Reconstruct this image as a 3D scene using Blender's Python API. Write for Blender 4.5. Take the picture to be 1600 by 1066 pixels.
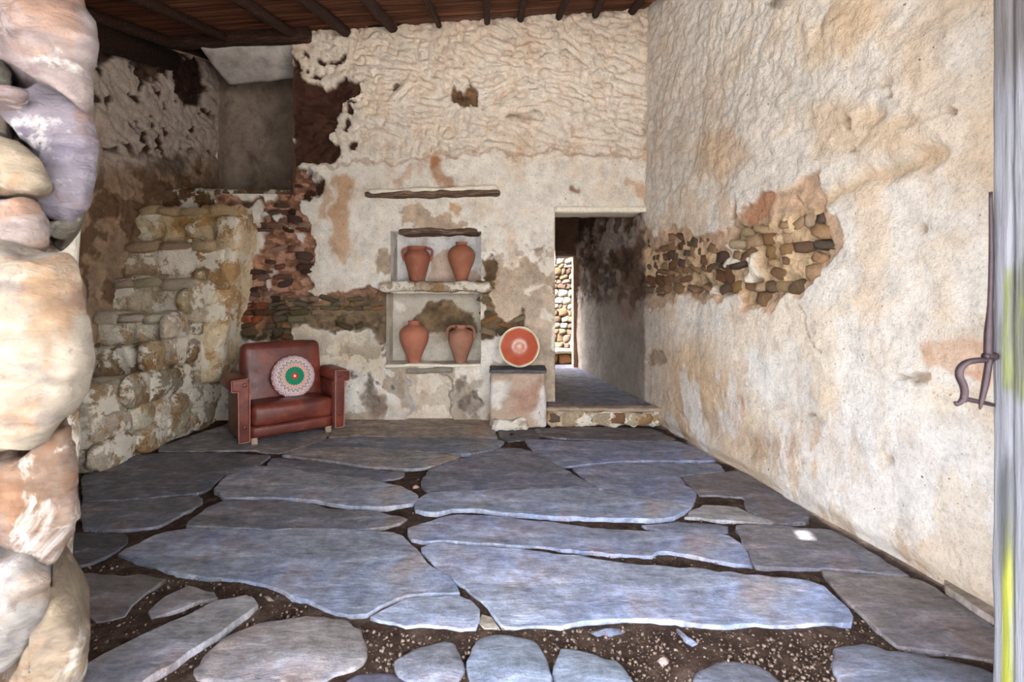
import bpy, bmesh, math, random
import numpy as np
from mathutils import Vector, Matrix
random.seed(7); RS = np.random.RandomState(11)

for o in list(bpy.data.objects): bpy.data.objects.remove(o)
SC = bpy.context.scene
COL = SC.collection

# ------------------------------------------------------------------ camera, sky, sun, exposure
H = 1.21                       # eye height
F = 800.0                      # focal length in pixels of the 1600 px frame
HY = 460.0                     # row of the horizon
cam_d = bpy.data.cameras.new('camera'); cam = bpy.data.objects.new('camera', cam_d); COL.objects.link(cam)
cam.location = (0, 0, H); cam.rotation_euler = (math.pi/2, 0, 0)
cam_d.sensor_width = 36; cam_d.lens = 36*F/1600
cam_d.shift_y = -(533-HY)/1600
cam_d.clip_start = 0.05
cam_d.dof.use_dof = True; cam_d.dof.focus_distance = 4.2; cam_d.dof.aperture_fstop = 4.0
SC.camera = cam

W = bpy.data.worlds.new('world'); SC.world = W; W.use_nodes = True
nt = W.node_tree; nt.nodes.clear()
sky = nt.nodes.new('ShaderNodeTexSky'); sky.sky_type = 'NISHITA'; sky.sun_disc = False
sky.sun_elevation = math.radians(53); sky.sun_rotation = math.radians(-90); sky.air_density = 1.0; sky.dust_density = 2.5
hs = nt.nodes.new('ShaderNodeHueSaturation'); hs.inputs['Saturation'].default_value = 0.12
bg = nt.nodes.new('ShaderNodeBackground'); bg.inputs['Strength'].default_value = 1.0
wo = nt.nodes.new('ShaderNodeOutputWorld')
nt.links.new(sky.outputs[0], hs.inputs['Color']); nt.links.new(hs.outputs[0], bg.inputs['Color']); nt.links.new(bg.outputs[0], wo.inputs[0])

SUN = Vector((-0.6, 0.0, 0.8))
sd = bpy.data.lights.new('sun', 'SUN'); sd.energy = 14.0; sd.angle = math.radians(0.53); sd.color = (1.0, 0.955, 0.89)
so = bpy.data.objects.new('sun', sd); COL.objects.link(so)
so.rotation_euler = SUN.to_track_quat('Z', 'Y').to_euler()

SC.view_settings.view_transform = 'Standard'; SC.view_settings.look = 'None'
SC.view_settings.gamma = 1.0; SC.view_settings.use_curve_mapping = False
SC.view_settings.exposure = 1.55
try:
    SC.cycles.max_bounces = 10; SC.cycles.diffuse_bounces = 7; SC.cycles.use_denoising = True
    SC.cycles.sample_clamp_indirect = 8
except Exception: pass

# ------------------------------------------------------------------ helpers
def lin(c):
    c = np.asarray(c, float)/255.0
    return np.where(c <= 0.04045, c/12.92, ((c+0.055)/1.055)**2.4)
def L4(c): return tuple(lin(c)) + (1.0,)
def G(px, py, z=0.0):          # point of a horizontal plane
    Y = (H-z)*F/(py-HY); return ((px-800)*Y/F, Y, z)
def P(px, py, Y): return Vector(((px-800)*Y/F, Y, H-(py-HY)*Y/F))
def roofz(X, Y): return 3.84+0.07*X+0.25*(Y-4.92)

def _hash(ix, iy, iz, s):
    h = (ix*374761393 + iy*668265263 + iz*2147483647 + s*1274126177) & 0xFFFFFFFF
    h = ((h ^ (h >> 13))*1274126177) & 0xFFFFFFFF
    h = ((h ^ (h >> 16))*2246822519) & 0xFFFFFFFF
    return ((h ^ (h >> 15)) & 0xFFFFFF)/float(0xFFFFFF)
def vn(x, y, z=None, s=0):     # value noise -1..1
    x = np.asarray(x, float); y = np.asarray(y, float)
    z = np.zeros_like(x) if z is None else np.asarray(z, float)
    fx, fy, fz = np.floor(x), np.floor(y), np.floor(z)
    ix, iy, iz = fx.astype(np.int64), fy.astype(np.int64), fz.astype(np.int64)
    u, v, w = x-fx, y-fy, z-fz
    u = u*u*(3-2*u); v = v*v*(3-2*v); w = w*w*(3-2*w)
    r = 0
    zs = ((0, 1-w), (1, w)) if np.any(w) else ((0, np.ones_like(w)),)
    for dz, wz in zs:
        for dy, wy in ((0, 1-v), (1, v)):
            for dx, wx in ((0, 1-u), (1, u)):
                r = r + _hash(ix+dx, iy+dy, iz+dz, s)*wx*wy*wz
    return r*2-1
def fbm(x, y, z=None, o=4, s=0):
    r = 0; a = 0.5
    for k in range(o):
        f = 2.03**k
        r = r + a*vn(x*f+k*7.1, y*f-k*3.3, None if z is None else z*f+k*5.7, s+k*17); a *= 0.5
    return r
def sst(a, b, x):
    t = np.clip((x-a)/(b-a), 0, 1); return t*t*(3-2*t)
def sdpoly(px, py, poly):      # signed distance, negative inside
    pts = np.asarray(poly, float); n = len(pts)
    d = np.full(px.shape, 1e18); ins = np.zeros(px.shape, bool)
    for i in range(n):
        a = pts[i]; b = pts[(i+1) % n]
        e = b-a; wx = px-a[0]; wy = py-a[1]
        t = np.clip((wx*e[0]+wy*e[1])/max(e@e, 1e-9), 0, 1)
        d = np.minimum(d, (wx-t*e[0])**2+(wy-t*e[1])**2)
        c = (a[1] > py) != (b[1] > py)
        xi = a[0]+(py-a[1])*(b[0]-a[0])/((b[1]-a[1]) if b[1] != a[1] else 1e-9)
        ins ^= c & (px < xi)
    d = np.sqrt(d); return np.where(ins, -d, d)
def sdline(px, py, pts):
    d = np.full(px.shape, 1e18)
    for a, b in zip(pts[:-1], pts[1:]):
        a = np.array(a, float); b = np.array(b, float); e = b-a
        wx = px-a[0]; wy = py-a[1]; t = np.clip((wx*e[0]+wy*e[1])/(e@e), 0, 1)
        d = np.minimum(d, (wx-t*e[0])**2+(wy-t*e[1])**2)
    return np.sqrt(d)
def inpoly(x, y, poly): return sdpoly(np.array([x]), np.array([y]), poly)[0]

def mesh_np(name, V, FA, cols=None, smooth=True):
    me = bpy.data.meshes.new(name)
    V = np.asarray(V, np.float32)
    if isinstance(FA, np.ndarray):
        nf, k = FA.shape
        me.vertices.add(len(V)); me.vertices.foreach_set('co', V.ravel())
        me.loops.add(nf*k); me.loops.foreach_set('vertex_index', FA.astype(np.int32).ravel())
        me.polygons.add(nf); me.polygons.foreach_set('loop_start', np.arange(0, nf*k, k, dtype=np.int32))
        me.update(calc_edges=True)
    else:
        me.from_pydata(V.tolist(), [], FA)
    if smooth: me.polygons.foreach_set('use_smooth', np.ones(len(me.polygons), bool))
    if cols is not None:
        a = me.color_attributes.new('Col', 'FLOAT_COLOR', 'POINT')
        c = np.ones((len(V), 4), np.float32); c[:, :3] = cols
        a.data.foreach_set('color', c.ravel())
    me.update(); return me
def link(name, me, mat, parent=None, color=None):
    o = bpy.data.objects.new(name, me); COL.objects.link(o)
    if mat and not me.materials: me.materials.append(mat)
    if parent: o.parent = parent
    if color is not None: o.color = L4(color)
    return o
def tag(o, label, cat, group=None, kind=None):
    o['label'] = label; o['category'] = cat
    if group: o['group'] = group
    if kind: o['kind'] = kind
    return o
def struct(o): o['kind'] = 'structure'; return o
def empty(name, loc=(0, 0, 0), rz=0):
    o = bpy.data.objects.new(name, None); COL.objects.link(o); o.location = loc; o.rotation_euler = (0, 0, rz)
    o.empty_display_size = 0.1; return o

_cg = {}
def cubegrid(nx, ny, nz):
    k = (nx, ny, nz)
    if k in _cg: return _cg[k]
    idx = {}; V = []; FA = []
    def vid(i, j, l):
        t = (i, j, l)
        if t not in idx: idx[t] = len(V); V.append((2*i/nx-1, 2*j/ny-1, 2*l/nz-1))
        return idx[t]
    for i in range(nx):
        for j in range(ny):
            FA.append((vid(i, j, 0), vid(i, j+1, 0), vid(i+1, j+1, 0), vid(i+1, j, 0)))
            FA.append((vid(i, j, nz), vid(i+1, j, nz), vid(i+1, j+1, nz), vid(i, j+1, nz)))
    for i in range(nx):
        for l in range(nz):
            FA.append((vid(i, 0, l), vid(i+1, 0, l), vid(i+1, 0, l+1), vid(i, 0, l+1)))
            FA.append((vid(i, ny, l), vid(i, ny, l+1), vid(i+1, ny, l+1), vid(i+1, ny, l)))
    for j in range(ny):
        for l in range(nz):
            FA.append((vid(0, j, l), vid(0, j, l+1), vid(0, j+1, l+1), vid(0, j+1, l)))
            FA.append((vid(nx, j, l), vid(nx, j+1, l), vid(nx, j+1, l+1), vid(nx, j, l+1)))
    _cg[k] = (np.array(V), np.array(FA)); return _cg[k]
def rbox(size, r, n=(4, 4, 4), amp=0.0, fr=8.0, seed=0, puff=0.0):
    V, FA = cubegrid(*n); h = np.array(size)/2.0
    # denser towards the edges, so that the rounding shows
    p = np.sign(V)*(1-(1-np.abs(V))**1.0)*h
    r = min(r, min(h)*0.98)
    inner = np.clip(p, -(h-r), h-r); d = p-inner
    # cube-edge rounding
    ln = np.linalg.norm(d, axis=1, keepdims=True); nrm = d/np.maximum(ln, 1e-9)
    q = inner+np.where(ln > 1e-9, nrm*r, 0)
    if puff:
        t = 1-V**2
        q[:, 0] += np.sign(V[:, 0])*(np.abs(V[:, 0]) > .999)*puff*t[:, 1]*t[:, 2]
        q[:, 1] += np.sign(V[:, 1])*(np.abs(V[:, 1]) > .999)*puff*t[:, 0]*t[:, 2]
        q[:, 2] += np.sign(V[:, 2])*(np.abs(V[:, 2]) > .999)*puff*t[:, 0]*t[:, 1]
    if amp:
        for a in range(3):
            q[:, a] += amp*fbm(q[:, 0]*fr+seed*3.1+a*31, q[:, 1]*fr+seed, q[:, 2]*fr, 3, seed)*2
    return q, FA
def put(q, loc, rot=None):
    if rot is not None:
        M = np.array(rot.to_matrix() if hasattr(rot, 'to_matrix') else rot); q = q@M.T
    return q+np.array(loc)
def box(name, lo, hi, mat, parent=None, r=0.004, n=(2, 2, 2), amp=0, fr=8, seed=0, color=None, puff=0):
    lo = np.array(lo, float); hi = np.array(hi, float)
    q, FA = rbox(hi-lo, r, n, amp, fr, seed, puff)
    c = (lo+hi)/2
    me = mesh_np(name, q, FA); o = link(name, me, mat, parent, color); o.location = c; return o
def lathe(prof, seg=40, close=True):
    V = []; FA = []
    for (r, z) in prof:
        for k in range(seg):
            a = 2*math.pi*k/seg; V.append((r*math.cos(a), r*math.sin(a), z))
    for i in range(len(prof)-1):
        for k in range(seg):
            k2 = (k+1) % seg
            FA.append((i*seg+k, i*seg+k2, (i+1)*seg+k2, (i+1)*seg+k))
    return np.array(V), np.array(FA)
def tube(pts, rad, seg=8, caps=True, flat=1.0):
    pts = [Vector(p) for p in pts]; V = []; FA = []
    if not hasattr(rad, '__len__'): rad = [rad]*len(pts)
    up = None
    for i, p in enumerate(pts):
        t = (pts[min(i+1, len(pts)-1)]-pts[max(i-1, 0)]).normalized()
        if up is None: up = t.orthogonal().normalized()
        up = (up-t*up.dot(t)).normalized(); sd_ = t.cross(up)
        for k in range(seg):
            a = 2*math.pi*k/seg; V.append(p+up*math.cos(a)*rad[i]+sd_*math.sin(a)*rad[i]*flat)
    for i in range(len(pts)-1):
        for k in range(seg):
            k2 = (k+1) % seg; FA.append([i*seg+k, i*seg+k2, (i+1)*seg+k2, (i+1)*seg+k])
    if caps:
        FA.append(list(range(seg))[::-1]); FA.append([(len(pts)-1)*seg+k for k in range(seg)])
    return [tuple(v) for v in V], FA
def spline(pts, n=8):          # Catmull-Rom
    pts = [Vector(p) for p in pts]; out = []
    q = [pts[0]]+pts+[pts[-1]]
    for i in range(1, len(q)-2):
        for k in range(n):
            t = k/n; a, b, c, d = q[i-1], q[i], q[i+1], q[i+2]
            out.append(0.5*((2*b)+(c-a)*t+(2*a-5*b+4*c-d)*t*t+(3*b-a-3*c+d)*t**3))
    out.append(pts[-1]); return out

# ------------------------------------------------------------------ materials
class NT:
    def __init__(s, name, rough=0.9, spec=0.3):
        s.m = bpy.data.materials.new(name); s.m.use_nodes = True; s.t = s.m.node_tree
        s.b = s.t.nodes['Principled BSDF']; s.b.inputs['Roughness'].default_value = rough
        s.b.inputs['Specular IOR Level'].default_value = spec
        s.tc = s.t.nodes.new('ShaderNodeTexCoord'); s.h = None
    def n(s, typ, **kw):
        nd = s.t.nodes.new(typ)
        for k, v in kw.items():
            if k in nd.inputs: nd.inputs[k].default_value = v
            else: setattr(nd, k, v)
        return nd
    def l(s, a, b): s.t.links.new(a, b)
    def coord(s, scale=(1, 1, 1), rot=(0, 0, 0), src='Object', rnd=False):
        mp = s.n('ShaderNodeMapping'); mp.inputs['Scale'].default_value = scale; mp.inputs['Rotation'].default_value = rot
        s.l(s.tc.outputs[src], mp.inputs[0])
        if rnd:
            oi = s.n('ShaderNodeObjectInfo'); mu = s.n('ShaderNodeMath', operation='MULTIPLY'); mu.inputs[1].default_value = 37.0
            s.l(oi.outputs['Random'], mu.inputs[0]); cx = s.n('ShaderNodeCombineXYZ')
            for k in range(3): s.l(mu.outputs[0], cx.inputs[k])
            s.l(cx.outputs[0], mp.inputs['Location'])
        return mp.outputs[0]
    def noise(s, scale, vec, detail=5, rough=0.6, dist=0.0):
        nd = s.n('ShaderNodeTexNoise'); nd.inputs['Scale'].default_value = scale; nd.inputs['Detail'].default_value = detail
        nd.inputs['Roughness'].default_value = rough; nd.inputs['Distortion'].default_value = dist
        s.l(vec, nd.inputs['Vector']); return nd.outputs['Fac']
    def ramp(s, fac, stops, interp='LINEAR'):
        r = s.n('ShaderNodeValToRGB'); r.color_ramp.interpolation = interp
        e = r.color_ramp.elements
        while len(e) < len(stops): e.new(0.5)
        for i, (p, c) in enumerate(stops):
            e[i].position = p; e[i].color = L4(c) if not np.isscalar(c) else (c, c, c, 1)
        s.l(fac, r.inputs[0]); return r.outputs[0]
    def mix(s, fac, a, b, mode='MIX'):
        m = s.n('ShaderNodeMix', data_type='RGBA', blend_type=mode)
        for sock, v in ((m.inputs[0], fac), (m.inputs[6], a), (m.inputs[7], b)):
            if hasattr(v, 'is_linked') or hasattr(v, 'links'): s.l(v, sock)
            elif np.isscalar(v): sock.default_value = v
            else: sock.default_value = L4(v)
        return m.outputs[2]
    def bump(s, h, strength, dist, prev=None):
        b = s.n('ShaderNodeBump'); b.inputs['Strength'].default_value = strength; b.inputs['Distance'].default_value = dist
        s.l(h, b.inputs['Height'])
        if prev: s.l(prev, b.inputs['Normal'])
        return b.outputs[0]
    def out(s, col=None, nor=None, rough=None):
        if col is not None:
            if hasattr(col, 'links'): s.l(col, s.b.inputs['Base Color'])
            else: s.b.inputs['Base Color'].default_value = L4(col)
        if nor is not None: s.l(nor, s.b.inputs['Normal'])
        if rough is not None: s.l(rough, s.b.inputs['Roughness'])
        return s.m

def m_plaster():
    m = NT('lime_plaster', 0.92, 0.2)
    a = m.n('ShaderNodeAttribute', attribute_name='Col')
    c = m.coord()
    v = m.ramp(m.noise(9, c, 8, 0.72), [(0.3, 0.74), (0.5, 0.98), (0.7, 1.12)])
    f = m.ramp(m.noise(60, c, 5, 0.75), [(0.30, 0.66), (0.46, 0.98), (0.8, 1.08)])
    col = m.mix(1.0, m.mix(1.0, a.outputs['Color'], v, 'MULTIPLY'), f, 'MULTIPLY')
    # warm weather stains and fine dark specks
    wv = m.coord((1.0, 1.0, 0.35))
    st = m.ramp(m.noise(4.5, wv, 6, 0.72), [(0.52, 0.0), (0.72, 0.55)])
    col = m.mix(st, col, m.mix(1.0, col, (228, 200, 170), 'MULTIPLY'))
    pk = m.ramp(m.noise(38, c, 2, 0.5), [(0.72, 0.0), (0.76, 0.8)])
    col = m.mix(pk, col, m.mix(1.0, col, (120, 96, 78), 'MULTIPLY'))
    b = m.bump(m.noise(20, c, 8, 0.7), 0.9, 0.024)
    b = m.bump(m.noise(90, c, 4, 0.75), 0.55, 0.007, b)
    return m.out(col, b)
def m_stone(name='rubble_stone', bs=0.7, sc=1.0):
    m = NT(name, 0.88, 0.25)
    oi = m.n('ShaderNodeObjectInfo'); c = m.coord(rnd=True)
    v = m.ramp(m.noise(14*sc, c, 6, 0.7), [(0.25, 0.55), (0.5, 0.95), (0.78, 1.35)])
    col = m.mix(1.0, oi.outputs['Color'], v, 'MULTIPLY')
    t = m.ramp(m.noise(7*sc, c, 4, 0.6), [(0.5, 0.0), (0.68, 0.55)])
    col = m.mix(t, col, m.mix(1.0, col, (236, 190, 140), 'MULTIPLY'))
    b = m.bump(m.noise(20*sc, c, 7, 0.7), bs, 0.03); b = m.bump(m.noise(90*sc, c, 3, 0.7), 0.4, 0.006, b)
    return m.out(col, b)
def m_washed():                # stones still carrying patches of limewash
    m = NT('limewashed_stone', 0.92, 0.2)
    oi = m.n('ShaderNodeObjectInfo'); c = m.coord(src='Generated', scale=(1, 1, 1)); c = m.coord(rnd=False)
    g = m.n('ShaderNodeNewGeometry'); mp = m.n('ShaderNodeMapping'); m.l(g.outputs['Position'], mp.inputs[0]); c = mp.outputs[0]
    v = m.ramp(m.noise(16, c, 6, 0.7), [(0.25, 0.55), (0.5, 0.95), (0.78, 1.3)])
    col = m.mix(1.0, oi.outputs['Color'], v, 'MULTIPLY')
    br = m.ramp(m.noise(4.0, c, 6, 0.66, 0.1), [(0.50, 0.0), (0.55, 1.0)])
    col = m.mix(br, col, m.mix(1.0, col, (214, 192, 166), 'MULTIPLY'))
    mp2 = m.n('ShaderNodeMapping'); mp2.inputs['Location'].default_value = (3.3, 1.7, 5.1); m.l(g.outputs['Position'], mp2.inputs[0])
    wh = m.ramp(m.noise(4.6, mp2.outputs[0], 8, 0.68, 0.15), [(0.50, 0.0), (0.54, 0.9)])
    col = m.mix(wh, col, (234, 227, 213))
    dk = m.ramp(m.noise(11, c, 6, 0.7, 0.5), [(0.27, 0.7), (0.36, 0.0)])
    col = m.mix(dk, col, (70, 55, 42))
    b = m.bump(m.noise(9, c, 7, 0.65, 0.5), 1.0, 0.05); b = m.bump(wh, 0.5, 0.008, b); b = m.bump(m.noise(80, c, 3, 0.7), 0.4, 0.006, b)
    return m.out(col, b)
def m_boulder():
    m = NT('boulder_stone', 0.85, 0.25); oi = m.n('ShaderNodeObjectInfo'); c = m.coord(rnd=True)
    col = m.mix(1.0, oi.outputs['Color'], m.ramp(m.noise(5, c, 8, 0.7, .5), [(0.3, .62), (0.5, 1.0), (0.7, 1.25)]), 'MULTIPLY')
    col = m.mix(m.ramp(m.noise(4, c, 5, 0.65, .8), [(0.50, 0.0), (0.62, .6)]), col, m.mix(1.0, col, (250, 200, 150), 'MULTIPLY'))
    c2 = m.coord((1.6, 1.6, 4.0), (0.4, 0.3, 0.2), rnd=True)
    col = m.mix(m.ramp(m.noise(3.2, c2, 7, 0.7, .6), [(0.50, 0.0), (0.62, .55)]), col, m.mix(1.0, col, (196, 190, 214), 'MULTIPLY'))
    col = m.mix(m.ramp(m.noise(3.0, c, 6, 0.7, .5), [(0.60, 0.0), (0.66, .6)]), col, (206, 202, 198))
    col = m.mix(m.ramp(m.noise(26, c, 4, 0.7), [(0.30, .6), (0.38, 0)]), col, (104, 84, 74))
    b = m.bump(m.noise(7, c2, 8, 0.72, .6), 0.9, 0.03); b = m.bump(m.noise(45, c, 4, 0.7), 0.5, 0.006, b)
    return m.out(col, b)
def m_slate():
    m = NT('slate_slab', 0.6, 0.45)
    oi = m.n('ShaderNodeObjectInfo')
    c = m.coord((1.0, 3.6, 1), (0, 0, 0.06)); d = m.coord()
    s1 = m.noise(3.2, c, 8, 0.68, 0.8); s2 = m.noise(14, c, 5, 0.7, 0.3)
    v = m.ramp(s1, [(0.30, 0.58), (0.46, 0.98), (0.58, 1.3), (0.74, 1.8)])
    col = m.mix(1.0, oi.outputs['Color'], v, 'MULTIPLY')
    v2 = m.ramp(s2, [(0.3, 0.66), (0.5, 1.0), (0.75, 1.36)]); col = m.mix(1.0, col, v2, 'MULTIPLY')
    v3 = m.ramp(m.noise(11, d, 9, 0.78, 0.3), [(0.33, 0.58), (0.5, 1.0), (0.66, 1.4)]); col = m.mix(1.0, col, v3, 'MULTIPLY')
    v4 = m.ramp(m.noise(2.3, d, 3, 0.6, 0.3), [(0.35, 0.72), (0.6, 1.18)]); col = m.mix(1.0, col, v4, 'MULTIPLY')
    bl = m.ramp(m.noise(1.7, d, 4, 0.6), [(0.42, 0.0), (0.62, 0.75)])
    col = m.mix(bl, col, m.mix(1.0, col, (212, 224, 252), 'MULTIPLY'))
    br = m.ramp(m.noise(2.6, d, 6, 0.7, 0.4), [(0.49, 0.0), (0.66, 0.75)])
    col = m.mix(br, col, m.mix(1.0, col, (250, 214, 180), 'MULTIPLY'))
    wh = m.ramp(m.noise(4, c, 9, 0.78, 0.5), [(0.57, 0.0), (0.68, 0.75)])
    col = m.mix(wh, col, (196, 198, 206))
    sp = m.ramp(m.noise(120, d, 2, 0.5), [(0.70, 0.0), (0.76, 0.7)]); col = m.mix(sp, col, (205, 200, 196))
    b = m.bump(s1, 0.45, 0.012); b = m.bump(s2, 0.7, 0.008, b); b = m.bump(m.noise(11, d, 9, 0.78, 0.3), 0.7, 0.010, b); b = m.bump(m.noise(70, d, 4, 0.75), 0.6, 0.005, b)
    r = m.ramp(m.noise(7, d, 4, 0.6), [(0.3, 0.45), (0.7, 0.75)])
    return m.out(col, b, r)
def m_soil():
    m = NT('packed_soil', 0.95, 0.15)
    c = m.coord()
    col = m.ramp(m.noise(9, c, 8, 0.75), [(0.3, (66, 50, 43)), (0.5, (106, 84, 73)), (0.68, (150, 128, 114))])
    sp = m.ramp(m.noise(95, c, 3, 0.6), [(0.62, 0.0), (0.70, 0.8)]); col = m.mix(sp, col, (176, 156, 142))
    b = m.bump(m.noise(30, c, 7, 0.8), 1.0, 0.03); b = m.bump(m.noise(120, c, 3, 0.7), 0.8, 0.01, b)
    return m.out(col, b)
def m_wood(name, c0, c1, c2, sc=(20, 20, 1.5), rough=0.8, bs=0.6, src='Object'):
    m = NT(name, rough, 0.25); c = m.coord(sc, src=src, rnd=True)
    col = m.ramp(m.noise(2.0, c, 7, 0.7, 0.6), [(0.3, c0), (0.5, c1), (0.7, c2)])
    b = m.bump(m.noise(4.0, c, 6, 0.7), bs, 0.012); return m.out(col, b)
def m_terra():
    m = NT('terracotta', 0.72, 0.3); oi = m.n('ShaderNodeObjectInfo'); c = m.coord(rnd=True)
    v = m.ramp(m.noise(5, c, 4, 0.6), [(0.3, 0.78), (0.55, 1.0), (0.75, 1.22)])
    col = m.mix(1.0, oi.outputs['Color'], v, 'MULTIPLY')
    g = m.ramp(m.noise(3.2, c, 5, 0.6, 0.6), [(0.5, 0.0), (0.66, 0.55)]); col = m.mix(g, col, (176, 140, 116))
    ring = m.noise(30, m.coord((0.1, 0.1, 3), rnd=True), 3, 0.5)
    b = m.bump(ring, 0.25, 0.006); b = m.bump(m.noise(60, c, 4, 0.7), 0.25, 0.004, b); return m.out(col, b)
def m_plain(name, c, rough=0.6, spec=0.4, metal=0, bsc=None, var=None):
    m = NT(name, rough, spec); m.b.inputs['Metallic'].default_value = metal
    cc = m.coord(rnd=True); v = m.ramp(m.noise(bsc or 20, cc, 5, 0.65), [(0.3, 0.75 if var is None else var), (0.7, 1.2)])
    base = m.n('ShaderNodeRGB'); base.outputs[0].default_value = L4(c)
    col = m.mix(1.0, base.outputs[0], v, 'MULTIPLY'); b = m.bump(m.noise((bsc or 20)*3, cc, 4, 0.6), 0.3, 0.004)
    return m.out(col, b)
def m_leather():
    m = NT('oxblood_leather', 0.4, 0.42); c = m.coord(rnd=True)
    col = m.ramp(m.noise(4.5, c, 6, 0.65, 0.4), [(0.28, (70, 32, 28)), (0.5, (102, 47, 38)), (0.68, (136, 66, 50)), (0.82, (160, 92, 72))])
    b = m.bump(m.noise(3.5, c, 4, 0.55), 0.35, 0.03)
    vo = m.n('ShaderNodeTexVoronoi', Scale=260.0); m.l(m.coord(), vo.inputs['Vector']); b = m.bump(vo.outputs['Distance'], 0.12, 0.002, b)
    r = m.ramp(m.noise(9, c, 5, 0.6), [(0.3, 0.30), (0.7, 0.50)])
    return m.out(col, b, r)
PLA = m_plaster(); STO = m_stone(); BOU = m_boulder(); WAS = m_washed(); SLA = m_slate(); SOI = m_soil()
TER = m_terra(); LEA = m_leather()
WOOD_DARK = m_wood('dark_timber', (22, 14, 11), (50, 32, 25), (84, 58, 44), (3, 30, 30))  # dark brown timber for roof and beams
CANE = m_wood('split_cane', (40, 23, 15), (86, 52, 36), (136, 88, 62), (1.2, 24, 24))
WOOD_LINT = m_wood('weathered_lintel_wood', (56, 42, 36), (98, 76, 64), (158, 140, 124), (2, 24, 24))
IRON = m_plain('rusty_iron', (54, 42, 48), 0.55, 0.5, 0.5, 40)
PIPING = m_plain('pale_piping', (168, 122, 108), 0.55)
LEGW = m_plain('bare_leg_wood', (176, 152, 134), 0.7)
WHITE = m_plain('limewash', (226, 219, 204), 0.9, 0.2, 0, 30, 0.9)

# ------------------------------------------------------------------ plaster surfaces as height fields
def stucco(u, v, seed, su=11.0, sv=17.0):  # lumpy thrown render: round pads parted by creases
    wu = u*su+1.2*vn(u*3, v*3, None, seed+1)-v*3.0; wv = v*sv+1.0*vn(u*4, v*4, None, seed+2)+u*3.5
    a = np.abs(vn(wu, wv, None, seed+3)); b = np.abs(vn(wu*2.1, wv*2.1, None, seed+4))
    return np.sqrt(a+0.004)*0.75+np.sqrt(b+0.004)*0.3
def blend(col, m, c, varamt=0.0, nz=None):
    c = lin(c)
    cc = c if nz is None else c*(1+varamt*nz)[..., None]
    return col*(1-m[..., None])+cc*m[..., None]
class Wall:
    """height field on a plane; px,py are where a point sits seen from the doorway (used as surveying coordinates)"""
    def __init__(s, P0, n):
        s.P0 = P0; s.n = np.array(n, float); s.n /= np.linalg.norm(s.n)
        s.X, s.Y, s.Z = P0[..., 0], P0[..., 1], P0[..., 2]
        s.px = 800+s.X*F/s.Y; s.py = HY-(s.Z-H)*F/s.Y
        s.d = np.zeros(s.px.shape); s.col = np.zeros(s.px.shape+(3,))
    def warp(s, u, v, amp, fr, seed):
        s.wx = s.px+amp*2*fbm(u*fr, v*fr, None, 5, seed); s.wy = s.py+amp*2*fbm(u*fr+50, v*fr+9, None, 5, seed+5)
    def m(s, poly, soft=1.5): return 1-sst(-soft, soft, sdpoly(s.wx, s.wy, poly))
    def el(s, cx, cy, rx, ry, soft=0.3):
        q = np.sqrt(((s.wx-cx)/rx)**2+((s.wy-cy)/ry)**2); return 1-sst(1-soft, 1+soft, q)
    def ln(s, pts, w): return 1-sst(w*0.3, w, sdline(s.wx, s.wy, pts))
    def build(s, name, mat, hole=None, flip=False):
        V = s.P0+s.n*s.d[..., None]; a, b = s.px.shape
        id_ = np.arange(a*b).reshape(a, b)
        q = np.stack([id_[:-1, :-1], id_[1:, :-1], id_[1:, 1:], id_[:-1, 1:]], -1).reshape(-1, 4)
        if flip: q = q[:, ::-1]
        if hole is not None:
            c = (s.P0[:-1, :-1]+s.P0[1:, 1:])/2; keep = ~hole(c[..., 0], c[..., 1], c[..., 2]).reshape(-1); q = q[keep]
        me = mesh_np(name, V.reshape(-1, 3), q, np.clip(s.col, 0.004, 0.92).reshape(-1, 3))
        return struct(link(name, me, mat))
def snap(lo, hi, step, marks):
    n = int((hi-lo)/step); a = np.linspace(lo, hi, n+1)
    for mk in marks: a[np.argmin(abs(a-mk))] = mk
    return a

# ---- back wall
YB = 4.92
def BX(px): return (px-800)*YB/F
def BZ(py): return H-(py-HY)*YB/F
STEPZ = 0.175
NU = (BX(611), BX(752), BZ(441), BZ(362))      # upper niche x0,x1,z0,z1
NL = (BX(604), BX(751), BZ(569), BZ(459))      # lower niche
DX0, DZ1 = BX(867), BZ(331)
RX = BX(459)                                   # left edge of the full-height part
RZ = BZ(303)                                   # foot of the stair recess
us = snap(BX(335), 1.36, 0.0105, [NU[0], NU[1], NL[0], NL[1], DX0, RX]); vs = np.linspace(0, 1, 381)
U = np.repeat(us[:, None], len(vs), 1); top = roofz(us, YB)+0.02
Vz = vs[None, :]*top[:, None]
for mk in (NU[2], NU[3], NL[2], NL[3], DZ1, RZ):   # snap rows to the openings
    k = np.argmin(abs(Vz-mk), axis=1); Vz[np.arange(len(us)), k] = mk
w = Wall(np.stack([U, np.full(U.shape, YB), Vz], -1), (0, -1, 0))
u, v = U, Vz
w.warp(u, v, 9, 7, 20)
n1 = fbm(u*5, v*5, None, 5, 40); n2 = fbm(u*22, v*22, None, 4, 41); n3 = fbm(u*2, v*1.6, None, 3, 42)
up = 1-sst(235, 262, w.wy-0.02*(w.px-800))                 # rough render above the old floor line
st = stucco(u, v, 60)
w.d += up*(st*0.066-0.018)+(1-up)*(0.010*n1+0.004*n2)+0.03*n3
c = np.ones(u.shape+(3,))*lin((240, 235, 227)); w.col = c
w.col = blend(w.col, up*0.5, (232, 217, 200)); w.col = blend(w.col, up*(1-sst(0.18, 0.50, st))*0.5, (205, 172, 142))  # creases between the pads tinted tan, shade put into the colour
w.col = blend(w.col, sst(0.0, 0.35, n1)*0.35, (228, 205, 178))
w.col = blend(w.col, up*(1-sst(20, 150, w.wy))*0.5, (196, 176, 156))  # darker towards the top: roof shadow painted into the wall colour
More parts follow.
